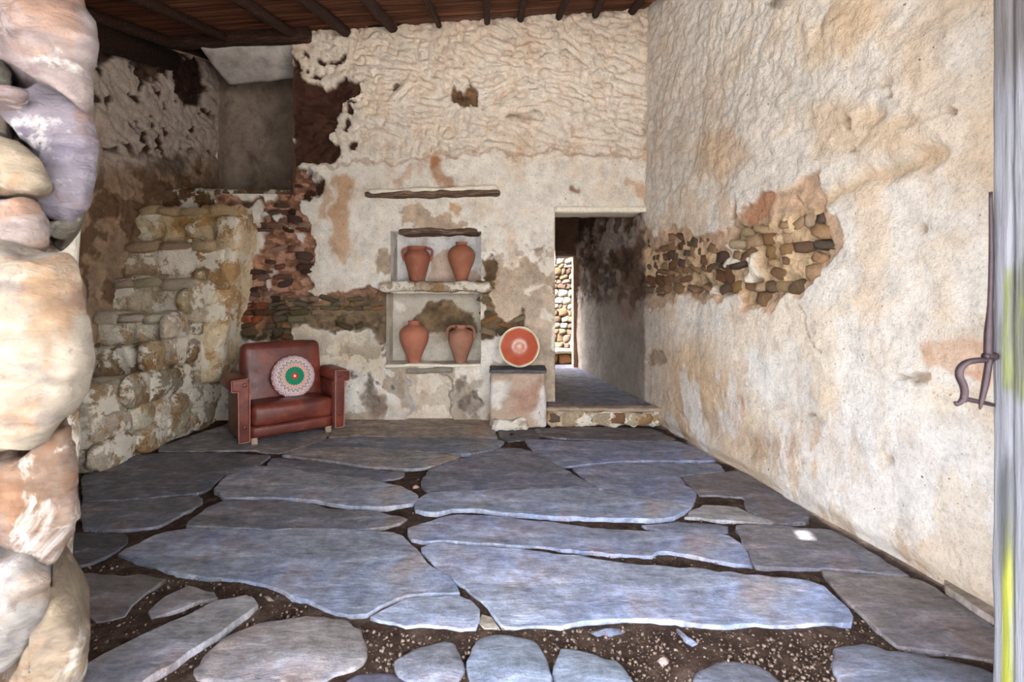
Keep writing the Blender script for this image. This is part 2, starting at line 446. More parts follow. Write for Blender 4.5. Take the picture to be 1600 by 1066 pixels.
crk = w.ln([(465, 262), (560, 252), (640, 250), (700, 240), (780, 242), (850, 236), (1010, 246)], 4)
w.col = blend(w.col, crk*0.5, (170, 130, 96)); w.d -= crk*0.010
# brown bared patch at the top left with lace-like rim
bare = w.m([(452, 88), (468, 95), (480, 128), (505, 140), (540, 122), (562, 128), (560, 148), (546, 162), (528, 170), (522, 188), (526, 222), (528, 240), (520, 250), (492, 258), (470, 262), (452, 258)])
hol = np.maximum.reduce([w.el(508, 94, 9, 6), w.el(531, 97, 8, 6), w.el(545, 180, 6, 9), w.el(538, 200, 5, 5), w.el(486, 84, 4, 4), w.el(550, 228, 4, 6), w.el(500, 118, 4, 5), w.el(488, 112, 4, 4), w.el(548, 168, 8, 4), w.el(490, 285, 12, 14), w.el(478, 300, 8, 10)])
w.col = blend(w.col, bare, (74, 50, 40), 0.6, n1+n2); w.col = blend(w.col, hol, (66, 42, 32))
w.d -= bare*0.045+hol*0.035
rim = (1-sst(2, 16, np.abs(sdpoly(w.wx, w.wy, [(458, 95), (505, 140), (562, 125), (528, 170), (528, 245), (470, 262)])-8)))*(1-bare)
w.d += rim*0.012
crt = w.m([(708, 144), (716, 137), (726, 139), (734, 134), (737, 122), (740, 134), (749, 142), (747, 156), (736, 164), (724, 165), (716, 156)])
w.col = blend(w.col, crt, (118, 92, 70), 0.8, n2); w.d -= crt*0.035
w.col = blend(w.col, w.m([(800, 172), (815, 180), (840, 190), (828, 194), (795, 188)], 4)*0.6, (150, 122, 92))
w.d -= w.el(624, 140, 5, 5)*0.02; w.col = blend(w.col, w.el(624, 140, 4, 5)*0.9, (90, 64, 48))
rust = np.clip(w.el(668, 262, 24, 22, 0.5)*(0.75+1.2*n1)+w.ln([(680, 255), (690, 275), (700, 288)], 12)*0.8, 0, 1)
w.col = blend(w.col, rust*0.9, (168, 112, 62)); w.col = blend(w.col, sst(0.0, 0.3, n1)*w.el(670, 265, 20, 18)*0.6, (120, 70, 36))
for (pts, wd, cc, a) in [([(535, 280), (528, 330), (532, 400)], 15, (200, 150, 96), .7), ([(505, 290), (508, 340)], 10, (206, 160, 110), .6), ([(640, 270), (630, 285)], 8, (196, 140, 96), .5),
                         ([(712, 318), (712, 335)], 9, (206, 158, 104), .8), ([(897, 295), (902, 300)], 7, (150, 100, 72), .8), ([(980, 290), (1005, 300)], 8, (206, 160, 110), .6), ([(1012, 180), (1016, 320)], 9, (214, 178, 134), .7)]:
    w.col = blend(w.col, w.ln(pts, wd)*a, cc)
# bared brown mortar above the upper niche and to its sides
for poly, cc, dep in [([(627, 352), (628, 330), (640, 322), (655, 320), (668, 328), (674, 340), (690, 336), (705, 345), (735, 352), (738, 362), (700, 358), (672, 360), (650, 356)], (196, 174, 152), .006),
                      ([(595, 395), (606, 380), (612, 400), (615, 430), (600, 436), (585, 430), (588, 408)], (180, 160, 138), .01),
                      ([(765, 405), (778, 402), (782, 425), (800, 415), (825, 410), (845, 418), (850, 432), (868, 430), (868, 640), (845, 640), (845, 600), (830, 590), (780, 600), (770, 560), (800, 570), (806, 530), (800, 505), (785, 500), (772, 485), (760, 470), (764, 440)], (196, 178, 158), .006),
                      ([(830, 395), (840, 380), (845, 388), (838, 402)], (168, 140, 110), .01),
                      ([(862, 440), (868, 438), (868, 470), (860, 462)], (150, 100, 66), .01)]:
    mk = w.m(poly); w.col = blend(w.col, mk*0.92, cc, 0.35, n2+n1); w.d -= mk*dep
for (x, y, rx, ry) in [(829, 455, 10, 5), (853, 492, 9, 7), (840, 450, 5, 4), (856, 456, 4, 6)]:
    w.col = blend(w.col, w.el(x, y, rx, ry), (236, 228, 214))
w.col = blend(w.col, sst(0.10, 0.22, n2)*w.m([(700, 380), (870, 380), (870, 470), (700, 470)], 20)*0.5, (150, 128, 106))
# bared masonry: left, then the band between the recess and the door
MAS = [(330, 296), (410, 318), (455, 262), (470, 262), (482, 288), (468, 318), (480, 345), (492, 380), (488, 410), (482, 440), (476, 462), (520, 458), (600, 452), (622, 462), (626, 560), (598, 560), (588, 528), (575, 522), (545, 520), (520, 510), (490, 512), (474, 508), (458, 520), (455, 534), (400, 536), (330, 536)]
MAS2 = [(752, 396), (766, 398), (768, 440), (762, 470), (776, 488), (792, 500), (808, 490), (816, 476), (818, 500), (812, 520), (790, 524), (760, 528), (752, 520)]
mas = w.m(MAS); mas2 = w.m(MAS2)
red = 1-sst(455, 500, w.wy+0.1*(w.px-400))
w.col = blend(w.col, mas, (128, 108, 86), 0.5, n1+n2); w.col = blend(w.col, mas*red*0.85, (140, 98, 78), 0.7, n1+n2)
w.col = blend(w.col, mas*red*sst(0.02, 0.2, fbm(u*14, v*22, None, 3, 77))*0.7, (206, 160, 138))
w.col = blend(w.col, mas*w.el(385, 498, 34, 12, .4)*0.8, (172, 92, 56))
w.col = blend(w.col, mas2, (112, 92, 70), 0.5, n1+n2)
wh = np.maximum.reduce([w.el(394, 338, 12, 16, .25), w.el(402, 378, 10, 18, .3), w.el(392, 396, 13, 10, .3), w.el(412, 340, 8, 5, .3), w.el(432, 343, 7, 6, .3), w.el(466, 370, 5, 6, .3), w.el(420, 445, 5, 22, .4)*0.7])
w.col = blend(w.col, wh, (226, 222, 216)); w.d -= (mas*(1-wh)+mas2)*0.040; w.d += (mas*(1-wh))*(0.05*n1+0.02*n2)
# lower plaster with grey stones breaking through, dirty foot
low = sst(510, 560, w.wy); spot = sst(0.10, 0.18, fbm(u*6+4, v*6, None, 5, 91))
w.col = blend(w.col, (1-sst(-6, 6, sdpoly(w.wx, w.wy, [(456, 512), (500, 512), (575, 525), (600, 560), (600, 590), (540, 575), (456, 560)])))*0.6, (222, 206, 178))
w.col = blend(w.col, low*spot*0.75*(1-sst(755, 790, w.wx)*(1-sst(640, 655, w.wy))), (168, 152, 132)); w.d += low*(0.03*fbm(u*4, v*4, None, 4, 92)-0.008*spot)
for (x, y, rx, ry) in [(575, 590, 8, 12), (572, 612, 11, 18), (590, 635, 14, 18), (548, 585, 6, 5), (590, 599, 5, 3), (735, 632, 14, 16), (720, 605, 8, 10), (612, 600, 4, 4), (748, 620, 6, 10)]:
    k = w.el(x, y, rx, ry, .35); w.col = blend(w.col, k*0.85, (132, 118, 106), 0.8, n2); w.d -= k*0.016*(1+2*n2)
w.col = blend(w.col, sst(622, 664, w.wy)*0.45, (168, 142, 116))
pan = w.m([(642, 588), (706, 586), (708, 672), (640, 672)], 2.0); w.d -= pan*0.055
w.col = blend(w.col, pan*0.5, (236, 222, 202)); w.col = blend(w.col, w.ln([(640, 590), (640, 655)], 7)*0.6, (206, 202, 202))
# soffit corner over the door crumbles
w.col = blend(w.col, sst(1000, 1022, w.wx)*0.35, (206, 176, 140))
def hole_back(x, y, z):
    a = (x > NU[0]) & (x < NU[1]) & (z > NU[2]) & (z < NU[3]); b = (x > NL[0]) & (x < NL[1]) & (z > NL[2]) & (z < NL[3])
    d = (x > DX0) & (z < DZ1); r = (x < RX) & (z > RZ); return a | b | d | r
# keep the mouth of every opening on the plane so the reveals meet it
def near(lo, hi, a): return (a > lo-0.001) & (a < hi+0.001)
for (x0, x1, z0, z1) in (NU, NL, (DX0, 9, -1, DZ1)):
    rim_ = near(x0, x1, U) & near(z0, z1, Vz); w.d[rim_] = np.minimum(w.d[rim_], 0.012)
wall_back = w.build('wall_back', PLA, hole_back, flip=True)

def patch(A, B, C, nu, nv, amp, colf, name, parent, seed=0, mat=None, n=None, dispf=None):
    """rough plaster sheet spanned by A, A->B, A->C"""
    A, B, C = (np.array(k, float) for k in (A, B, C))
    s_, t_ = np.meshgrid(np.linspace(0, 1, nu), np.linspace(0, 1, nv), indexing='ij')
    Pp = A+(B-A)*s_[..., None]+(C-A)*t_[..., None]
    nn = np.cross(B-A, C-A) if n is None else np.array(n, float); nn /= np.linalg.norm(nn)
    ww = Wall(Pp, nn); du = np.linalg.norm(B-A)*s_; dv = np.linalg.norm(C-A)*t_
    ww.u, ww.v, ww.s, ww.t = du, dv, s_, t_
    ww.n1 = fbm(du*5+seed, dv*5, None, 5, seed); ww.n2 = fbm(du*22+seed, dv*22, None, 4, seed+3)
    edge = np.minimum.reduce([s_, 1-s_, t_, 1-t_]); ef = sst(0, 0.06, edge)
    ww.warp(du, dv, 7, 7, seed+9); ww.ef = ef
    ww.d = amp*(ww.n1+0.4*ww.n2)*ef
    ww.col = colf(ww)
    if dispf: ww.d = ww.d+dispf(ww)
    a, b = ww.px.shape; V = ww.P0+ww.n*ww.d[..., None]; id_ = np.arange(a*b).reshape(a, b)
    q = np.stack([id_[:-1, :-1], id_[1:, :-1], id_[1:, 1:], id_[:-1, 1:]], -1).reshape(-1, 4)
    if np.dot(np.cross(B-A, C-A), nn) < 0: q = q[:, ::-1]
    me = mesh_np(name, V.reshape(-1, 3), q, np.clip(ww.col, 0.004, 0.92).reshape(-1, 3))
    return link(name, me, mat or PLA, parent)
def base(ww, c, var=0.15): return np.ones(ww.px.shape+(3,))*lin(c)*(1+var*ww.n1)[..., None]

# niches: back, two cheeks, floor, soffit
ND = 0.26
def niche(r, cb, cs, name):
    x0, x1, z0, z1 = r; y0, y1 = YB, YB+ND; e = 0.02
    patch((x0-e, y1, z0-e), (x1+e, y1, z0-e), (x0-e, y1, z1+e), 60, 44, 0.010, cb, name+'_back', wall_back, 3, n=(0, -1, 0))
    patch((x0, y0-.012, z0-.005), (x0+.0, y1+.02, z0-.005), (x0, y0-.012, z1+.005), 20, 40, 0.008, cs, name+'_cheek', wall_back, 5, n=(1, 0, 0))
    patch((x1, y0-.012, z0-.005), (x1, y1+.02, z0-.005), (x1, y0-.012, z1+.005), 20, 40, 0.008, cs, name+'_cheek', wall_back, 6, n=(-1, 0, 0))
    patch((x0, y0-.012, z1), (x1, y0-.012, z1), (x0, y1+.02, z1), 40, 20, 0.006, cs, name+'_soffit', wall_back, 7, n=(0, 0, -1))
    patch((x0, y0-.012, z0), (x1, y0-.012, z0), (x0, y1+.02, z0), 40, 20, 0.003, cs, name+'_floor', wall_back, 8, n=(0, 0, 1))
def cu(ww):
    c = base(ww, (240, 240, 242), 0.06)
    return blend(c, ww.m([(668, 445), (672, 415), (680, 398), (690, 392), (697, 386), (705, 400), (715, 420), (735, 425), (748, 418), (752, 445)], 2)*0.9, (214, 190, 170))
def cuc(ww): return blend(base(ww, (236, 234, 230), 0.08), sst(0.05, .2, ww.n1)*0.6, (190, 172, 152))
def cl(ww):
    c = base(ww, (205, 198, 186), 0.12)
    k = ww.m([(641, 506), (643, 494), (655, 484), (672, 476), (688, 468), (705, 467), (722, 474), (734, 486), (742, 500), (742, 520), (690, 522), (665, 512)], 2)
    c = blend(c, k, (126, 106, 82), 0.7, ww.n2+ww.n1); c = blend(c, ww.el(706, 505, 20, 9)*0.8, (86, 72, 58))
    c = blend(c, ww.el(690, 530, 12, 12)*0.5, (166, 150, 122)); c = blend(c, ww.el(628, 480, 7, 9), (238, 234, 226)); return c
def clc(ww): return blend(base(ww, (226, 220, 208), 0.1), sst(0.05, .2, ww.n1)*0.5, (170, 154, 134))
niche(NU, cu, cuc, 'upper_niche'); niche(NL, cl, clc, 'lower_niche')

# ---- right wall, running on through the passage
RSL = 0.163
def RXf(Y): return 1.337+RSL*(4.65-Y)
YE = 7.25
ys = np.concatenate([np.linspace(0.95, 2.2, 120), np.linspace(2.2, 4.95, 290)[1:], np.linspace(4.95, YE, 130)[1:]]); vs = np.linspace(0, 1, 321)
Yg = np.repeat(ys[:, None], len(vs), 1); Zg = vs[None, :]*(roofz(1.4, ys)+0.03)[:, None]
w = Wall(np.stack([RXf(Yg), Yg, Zg], -1), (-1, -RSL, 0)); u, v = Yg, Zg
w.warp(u, v, 9, 6, 120)
n1 = fbm(u*4, v*4, None, 5, 140); n2 = fbm(u*20, v*20, None, 4, 141); n3 = fbm(u*1.3, v*1.1, None, 3, 142)
inn = sst(4.90, 4.99, Yg)
hand = vn(u*16+v*7, v*16-u*5, None, 144)*0.5+vn(u*34+v*12, v*34-u*9, None, 145)*0.25       # trowel and hand marks
up = sst(1.75, 2.1, v)*(1-inn)
w.d = 0.045*n3+0.022*n1+0.005*n2+up*0.013*hand+0.004*hand
w.col = np.ones(u.shape+(3,))*lin((236, 231, 225))
w.col = blend(w.col, sst(-0.05, 0.25, n1)*0.45, (232, 212, 186)); w.col = blend(w.col, sst(0.1, 0.35, fbm(u*2.2, v*1.2, None, 4, 150))*0.5, (222, 196, 164))
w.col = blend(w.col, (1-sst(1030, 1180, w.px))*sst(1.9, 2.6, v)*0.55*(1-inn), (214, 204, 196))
for (poly, cc, a, sf) in [([(1040, 545), (1080, 520), (1120, 560), (1150, 580), (1140, 640), (1110, 650), (1070, 660), (1050, 620)], (212, 178, 136), .6, 22),
                          ([(1430, 545), (1475, 535), (1545, 530), (1560, 600), (1500, 595), (1480, 578), (1440, 580)], (220, 190, 168), .85, 3),
                          ([(1510, 590), (1555, 580), (1555, 604), (1530, 600)], (226, 168, 140), .6, 4),
                          ([(1145, 624), (1158, 620), (1166, 640), (1160, 655), (1146, 650)], (206, 168, 140), .85, 2),
                          ([(1218, 690), (1232, 674), (1240, 690), (1238, 716), (1226, 730), (1216, 715)], (200, 176, 160), .85, 2),
                          ([(1075, 225), (1110, 210), (1140, 190), (1180, 250), (1100, 285)], (216, 182, 140), .5, 14),
                          ([(1260, 170), (1330, 160), (1400, 190), (1440, 230), (1330, 240), (1270, 250)], (222, 194, 158), .6, 20),
                          ([(1300, 0), (1400, 0), (1390, 60), (1330, 70)], (224, 196, 160), .5, 20),
                          ([(1330, 300), (1375, 290), (1385, 500), (1340, 510)], (232, 206, 178), .5, 12),
                          ([(1195, 0), (1235, 0), (1220, 18), (1205, 10)], (140, 128, 112), .8, 3)]:
    w.col = blend(w.col, w.m(poly, sf)*a, cc)
# bulge above an old beam bed: plaster overhangs a slanting hollow, its shade painted in tan
ov = sdline(w.wx, w.wy, [(1284, 322), (1340, 285), (1400, 262), (1465, 240)])
w.d -= (1-sst(0, 26, ov+9*n1))*0.040; w.col = blend(w.col, (1-sst(2, 24, ov+20*n1))*0.7, (204, 176, 138))
w.d += (1-sst(0, 26, sdline(w.wx, w.wy, [(1270, 270), (1340, 240), (1400, 220), (1460, 200)])))*0.010
for cx, cy, a1, r_ in [(1365, 180, 0, 22), (1395, 130, 0, 14), (1420, 190, 0, 18)]:
    k = w.el(cx, cy, r_, r_*.6, .6); w.d -= k*0.018; w.col = blend(w.col, k*.4, (210, 178, 138))
MR = [(1000, 350), (1020, 372), (1045, 356), (1065, 345), (1075, 362), (1110, 366), (1143, 360), (1156, 335), (1172, 312), (1195, 306), (1225, 300), (1262, 280), (1282, 262), (1284, 330), (1308, 345), (1305, 385), (1292, 410), (1270, 435), (1248, 470), (1232, 458), (1212, 466), (1192, 480), (1172, 482), (1158, 490), (1146, 462), (1136, 454), (1124, 472), (1100, 474), (1062, 462), (1040, 478), (1000, 480)]
MRs = [(1000, 385), (1060, 382), (1130, 392), (1146, 362), (1175, 352), (1215, 340), (1280, 330), (1282, 400), (1262, 430), (1240, 455), (1200, 462), (1160, 478), (1144, 452), (1110, 464), (1060, 455), (1000, 462)]
mr = w.m(MR)*(1-inn); mrs = w.m(MRs, 3)*(1-inn)
w.col = blend(w.col, mr, (204, 176, 152), 0.5, n2+n1); w.col = blend(w.col, mrs*0.9, (190, 166, 136), 0.8, n2+n1)
w.col = blend(w.col, mr*w.m([(1160, 330), (1180, 308), (1215, 308), (1200, 335), (1180, 350)], 5)*0.8, (196, 146, 116))
wp = np.maximum.reduce([w.m([(1128, 412), (1126, 388), (1142, 382), (1146, 410), (1136, 414)]), w.m([(1164, 400), (1186, 394), (1190, 425), (1178, 442), (1166, 428)]), w.m([(1112, 445), (1116, 438), (1122, 456), (1110, 464)])])*(1-inn)
w.col = blend(w.col, wp, (232, 224, 212)); w.d -= mr*(1-wp)*0.018+mrs*(1-wp)*0.022
w.d += mrs*(0.045*n1+0.02*n2)
# small knocked-out holes
for (cx, cy, rx, ry) in [(1434, 595, 15, 9), (1410, 594, 14, 4), (1026, 558, 14, 13), (1148, 330, 7, 16), (1268, 642, 6, 3), (1402, 150, 5, 9), (1440, 358, 5, 6), (1497, 175, 7, 4), (1162, 596, 3, 3), (1330, 232, 5, 7), (1318, 190, 8, 8), (1390, 718, 10, 8)]:
    k = w.el(cx, cy, rx, ry, .25); w.d -= k*0.03; w.col = blend(w.col, k*0.8, (150, 128, 104), 0.8, n2)
for pts in ([(1248, 480), (1256, 510), (1266, 535), (1275, 560)], [(1063, 640), (1070, 665), (1078, 692)], [(1240, 300), (1246, 330)]):
    k = w.ln(pts, 1.6); w.d -= k*0.012; w.col = blend(w.col, k*0.7, (140, 104, 80))
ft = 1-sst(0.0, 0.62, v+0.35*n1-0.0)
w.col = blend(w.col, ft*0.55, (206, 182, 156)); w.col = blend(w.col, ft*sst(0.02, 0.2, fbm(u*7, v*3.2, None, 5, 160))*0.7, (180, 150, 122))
w.col = blend(w.col, sst(0.10, 0.24, fbm(u*6, v*2.6, None, 5, 161))*(1-sst(0.5, 1.1, v))*0.7, (236, 234, 234))
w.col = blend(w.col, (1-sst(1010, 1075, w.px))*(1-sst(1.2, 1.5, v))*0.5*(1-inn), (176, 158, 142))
w.d -= (1-sst(0, 0.10, v))*0.03*(1+1.5*n1)
# passage stretch: greyish, dark brown mottling above, paler below
pa = fbm(u*3, v*5, None, 5, 170)
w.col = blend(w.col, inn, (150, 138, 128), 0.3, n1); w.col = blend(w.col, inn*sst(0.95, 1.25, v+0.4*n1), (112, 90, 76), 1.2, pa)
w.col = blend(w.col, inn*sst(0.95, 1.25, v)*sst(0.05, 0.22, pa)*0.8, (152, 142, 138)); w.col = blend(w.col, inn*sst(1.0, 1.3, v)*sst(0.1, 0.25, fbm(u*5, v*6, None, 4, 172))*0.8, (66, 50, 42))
w.d += inn*sst(0.95, 1.25, v)*(0.05*pa+0.03*n2)
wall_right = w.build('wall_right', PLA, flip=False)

# ---- left wall and the far side of the stair recess
XL = -3.45; YR = 6.0
ys = np.linspace(1.25, YR+.02, 330); vs = np.linspace(0, 1, 250)
Yg = np.repeat(ys[:, None], len(vs), 1); Zg = vs[None, :]*(roofz(XL, ys)+0.03)[:, None]
w = Wall(np.stack([np.full(Yg.shape, XL), Yg, Zg], -1), (1, 0, 0)); u, v = Yg, Zg
w.warp(u, v, 8, 7, 220)
n1 = fbm(u*5, v*5, None, 5, 240); n2 = fbm(u*20, v*20, None, 4, 241)
st = stucco(u, v, 260, 10, 12)
w.d = (st*0.05-0.015)+0.02*n1
w.col = np.ones(u.shape+(3,))*lin((202, 188, 176)); w.col = blend(w.col, (1-sst(.15, .45, st))*.5, (160, 138, 118))
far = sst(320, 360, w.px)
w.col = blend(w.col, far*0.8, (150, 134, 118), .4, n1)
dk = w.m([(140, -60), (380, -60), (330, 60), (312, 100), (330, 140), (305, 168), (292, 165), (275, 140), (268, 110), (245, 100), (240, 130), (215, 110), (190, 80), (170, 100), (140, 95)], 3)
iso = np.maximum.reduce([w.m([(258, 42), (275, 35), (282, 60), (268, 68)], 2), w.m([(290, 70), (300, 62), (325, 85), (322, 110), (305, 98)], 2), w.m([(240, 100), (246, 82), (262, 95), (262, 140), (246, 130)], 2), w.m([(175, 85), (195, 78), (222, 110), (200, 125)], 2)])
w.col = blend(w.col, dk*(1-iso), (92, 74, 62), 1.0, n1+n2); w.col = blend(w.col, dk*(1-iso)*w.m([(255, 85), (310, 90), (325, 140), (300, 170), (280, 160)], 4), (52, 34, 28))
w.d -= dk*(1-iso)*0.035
hl = sst(0.20, 0.26, fbm(u*11, v*11, None, 2, 270))*w.m([(140, 90), (260, 100), (330, 150), (340, 240), (140, 240)], 10)
w.col = blend(w.col, hl, (72, 54, 44)); w.d -= hl*0.03
lo_ = sst(235, 280, w.wy+0.1*(w.px-240)); w.col = blend(w.col, lo_*0.85, (170, 140, 110), 0.8, n1); w.col = blend(w.col, lo_*sst(0.05, .2, n1)*.8, (96, 70, 52))
w.col = blend(w.col, w.el(262, 255, 26, 18, .4)*.8, (98, 86, 74))
wall_left = w.build('wall_left', PLA, flip=False)
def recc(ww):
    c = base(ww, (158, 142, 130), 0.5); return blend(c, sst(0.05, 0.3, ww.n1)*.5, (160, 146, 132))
wl = patch((XL, YR, 0), (-0.9, YR, 0), (XL, YR, 4.2), 120, 180, 0.05, recc, 'wall_recess', None, 31, n=(0, -1, 0), dispf=lambda ww: .05*stucco(ww.u+.6*ww.v, ww.v, 77, 9, 5)*ww.ef); struct(wl)
# cheek of the back wall where the recess opens
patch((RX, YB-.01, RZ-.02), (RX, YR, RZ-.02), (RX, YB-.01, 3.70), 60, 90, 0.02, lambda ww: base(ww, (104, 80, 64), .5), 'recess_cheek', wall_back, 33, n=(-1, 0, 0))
# door reveal (left jamb), passage left wall, passage soffit
def jam(ww): return blend(base(ww, (226, 216, 200), .1), (1-sst(0.3, 1.0, ww.v))*.4, (190, 172, 152))
patch((DX0, YB-.012, STEPZ-.03), (DX0-.02, YB+.45, STEPZ-.03), (DX0, YB-.012, DZ1+.005), 36, 120, 0.012, jam, 'door_reveal', wall_back, 35, n=(1, 0, 0))
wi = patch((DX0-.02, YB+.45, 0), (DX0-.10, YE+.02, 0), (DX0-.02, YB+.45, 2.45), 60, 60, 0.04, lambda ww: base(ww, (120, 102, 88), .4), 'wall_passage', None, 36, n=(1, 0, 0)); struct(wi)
pc = box('ceiling_passage', (DX0-.15, YB+.30, 2.28), (1.6, YE+.2, 2.42), WOOD_DARK); struct(pc)
# crumbly lintel over the door
box('lintel', (DX0-.01, YB-.03, DZ1-.006), (1.31, YB+.34, DZ1+.05), PLA and WHITE, wall_back, 0.012, (20, 4, 3), 0.006, 12, 4)
# end wall of the passage round the far opening
YX = YE; ex0, ex1 = (862-800)*YX/F, (896-800)*YX/F; ez = H+(HY-400)*YX/F
ew = empty('wall_passage_end', (0, 0, 0)); struct(ew)
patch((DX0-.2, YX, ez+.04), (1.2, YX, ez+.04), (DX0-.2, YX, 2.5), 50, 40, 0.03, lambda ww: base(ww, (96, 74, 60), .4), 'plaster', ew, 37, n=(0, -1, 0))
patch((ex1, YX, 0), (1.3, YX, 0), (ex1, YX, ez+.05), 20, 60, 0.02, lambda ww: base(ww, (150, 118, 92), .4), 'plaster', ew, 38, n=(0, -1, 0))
patch((ex1, YX, 0), (ex1+.02, YX+.35, 0), (ex1, YX, ez+.05), 12, 60, 0.015, lambda ww: base(ww, (214, 196, 170), .2), 'reveal', ew, 39, n=(-1, 0, 0))
box('lintel', (DX0-.2, YX-.02, ez), (1.2, YX+.3, ez+.07), WOOD_LINT, ew, .006, (6, 2, 2), .004, 10)

# ------------------------------------------------------------------ outside the far opening
og = struct(link('floor_courtyard', mesh_np('floor_courtyard', [(-1.5, YX-.05, .16), (3.5, YX-.05, .16), (3.5, 10.2, .16), (-1.5, 10.2, .16)], [(0, 1, 2, 3)]), SOI))
cw = empty('courtyard_wall', (1.0, 8.6, .16)); tag(cw, 'sunlit rubble stone wall seen through the far end of the passage', 'stone wall')
cwr = math.radians(-38)
q, FA = rbox((2.6, .3, 3.0), .03, (10, 2, 10), .03, 5, 3); o = link('core', mesh_np('core', put(q, (0, .2, 1.5)), FA), STO, cw, (60, 48, 38))
cw.rotation_euler = (0, 0, cwr)
variants = []
for k in range(8):
    q, FA = rbox((1, 1, 1), .20, (3, 2, 3), .17, 1.7, 50+k); variants.append(mesh_np('stone', q, FA))
    variants[-1].materials.append(STO)
def stone(parent, loc, size, color, rot=(0, 0, 0), name='stone', mesh=None):
    o = bpy.data.objects.new(name, mesh or random.choice(variants)); COL.objects.link(o); o.parent = parent
    o.location = loc; o.scale = size; o.rotation_euler = rot; o.color = L4(color); return o
def jit(c, a=18):
    d = random.uniform(-a, a); return tuple(min(255, max(8, k+d+random.uniform(-a*.25, a*.25))) for k in c)
z = 0.05
while z < 2.0:
    h = random.uniform(.07, .13); x = -.45+random.uniform(0, .1)
    while x < .75:
        L_ = random.uniform(.08, .2); stone(cw, (x+L_/2, .03, z+h/2), (L_*1.05, .12, h*1.05), jit(random.choice([(120, 110, 96), (84, 70, 56), (104, 86, 66), (134, 128, 118)]), 12), (0, random.uniform(-.12, .12), 0)); x += L_
    z += h
cs = empty('courtyard_step', (0.85, 7.75, .16)); tag(cs, 'low sunlit stone step outside the far opening of the passage', 'step')
for k in range(5): stone(cs, (-.5+k*.22, 0, .08), (.23, .3, .16), jit((150, 108, 78)), (0, 0, .1*k))
q, FA = rbox((1.2, .4, .05), .015, (10, 4, 1), .012, 6, 9); o = link('tread', mesh_np('tread', put(q, (0, .02, .185)), FA), STO, cs, (150, 142, 128))

# ------------------------------------------------------------------ bared stones of the walls
def lay(parent, poly_test, to_world, rot, s0, s1, r0, r1, hh, ll, colf, dep, maxn, stones_mat=None):
    n = 0; r = r0
    while r < r1 and n < maxn:
        h = random.uniform(*hh); s = s0+random.uniform(0, ll[0])
        while s < s1:
            L_ = random.uniform(*ll)
            if random.random() < (.55 if parent is wall_back and r > 1.25 else .78) and poly_test(s+L_/2, r+h/2, L_, h):
                p = to_world(s+L_/2, r+h/2, random.uniform(*dep))
                stone(parent, p, (L_*random.uniform(.8, 1.05), .09, h*random.uniform(.65, 1.2)), colf(s+L_/2, r+h/2), (random.uniform(-.15, .15), random.uniform(-.4, .4), rot+random.uniform(-.1, .1))); n += 1
            s += L_*1.02
        r += h*1.0
def tb(s, r, L_, h):
    px = 800+s*F/YB; py = HY-(r-H)*F/YB; m_ = 5
    for (x, y, rx, ry) in [(394, 338, 16, 18), (402, 378, 14, 20), (392, 396, 16, 12)]:
        if ((px-x)/rx)**2+((py-y)/ry)**2 < 1: return False
    return min(inpoly(px, py, MAS), inpoly(px, py, MAS2)) < -m_ and not (600 < px < 755) and not (s < RX and r > RZ-.06)
def cb(s, r):
    px = 800+s*F/YB; py = HY-(r-H)*F/YB
    if py < 470 and px < 500: return jit(random.choice([(98, 76, 66), (134, 92, 76), (158, 112, 92), (84, 66, 58), (150, 118, 100), (122, 98, 88), (176, 146, 130)]), 12)
    if py < 512 and px < 420: return jit(random.choice([(164, 90, 58), (150, 84, 60), (104, 78, 60)]), 10)
    if px < 440: return jit(random.choice([(112, 98, 76), (120, 104, 82), (98, 84, 66)]), 8)
    return jit(random.choice([(122, 106, 82), (142, 124, 98), (104, 90, 72), (128, 118, 92), (156, 138, 112), (160, 122, 82), (112, 108, 90)]), 10)
lay(wall_back, tb, lambda s, r, d: (s, YB+d, r), 0, BX(336), BX(830), BZ(540), BZ(262), (.035, .075), (.05, .20), cb, (.020, .058), 260)
def RY(px): # ray of a px column on the right wall
    k = (px-800)/F; return (1.337+RSL*4.65)/(k+RSL)
def tr(s, r, L_, h):
    Y = s; px = 800+RXf(Y)*F/Y; py = HY-(r-H)*F/Y
    if Y > YB-.04: return False
    for (x, y, rx, ry) in [(1136, 396, 10, 18), (1178, 416, 13, 24), (1116, 450, 7, 13)]:
        if ((px-x)/rx)**2+((py-y)/ry)**2 < 1: return False
    return inpoly(px, py, MRs) < -4 or (inpoly(px, py, MR) < -9 and py > 350)
def cr(s, r):
    Y = s; px = 800+RXf(Y)*F/Y
    if px < 1140: return jit(random.choice([(128, 98, 76), (152, 122, 94), (118, 88, 66), (168, 138, 110), (108, 90, 78)]), 10)
    return jit(random.choice([(178, 150, 116), (140, 112, 84), (204, 186, 158), (118, 96, 78), (160, 128, 92), (192, 160, 124), (104, 92, 84), (196, 172, 140)]), 10)
ang = math.atan2(1, -RSL)
lay(wall_right, tr, lambda s, r, d: (RXf(s)+.012+d, s, r), ang, 2.55, 4.9, H-.12, H+.62, (.04, .09), (.05, .17), cr, (.020, .055), 200)

# ------------------------------------------------------------------ floor: soil bed, slate slabs, stones, gravel
gx = np.linspace(-3.6, 2.3, 300); gy = np.linspace(0.7, 5.3, 230)
GX, GY = np.meshgrid(gx, gy, indexing='ij')
GZ = -0.007+0.012*fbm(GX*7, GY*7, None, 5, 300)+0.005*fbm(GX*40, GY*40, None, 2, 301)
a_, b_ = GX.shape; id_ = np.arange(a_*b_).reshape(a_, b_)
q = np.stack([id_[:-1, :-1], id_[1:, :-1], id_[1:, 1:], id_[:-1, 1:]], -1).reshape(-1, 4)
floor = struct(link('floor', mesh_np('floor', np.stack([GX, GY, GZ], -1).reshape(-1, 3), q), SOI))

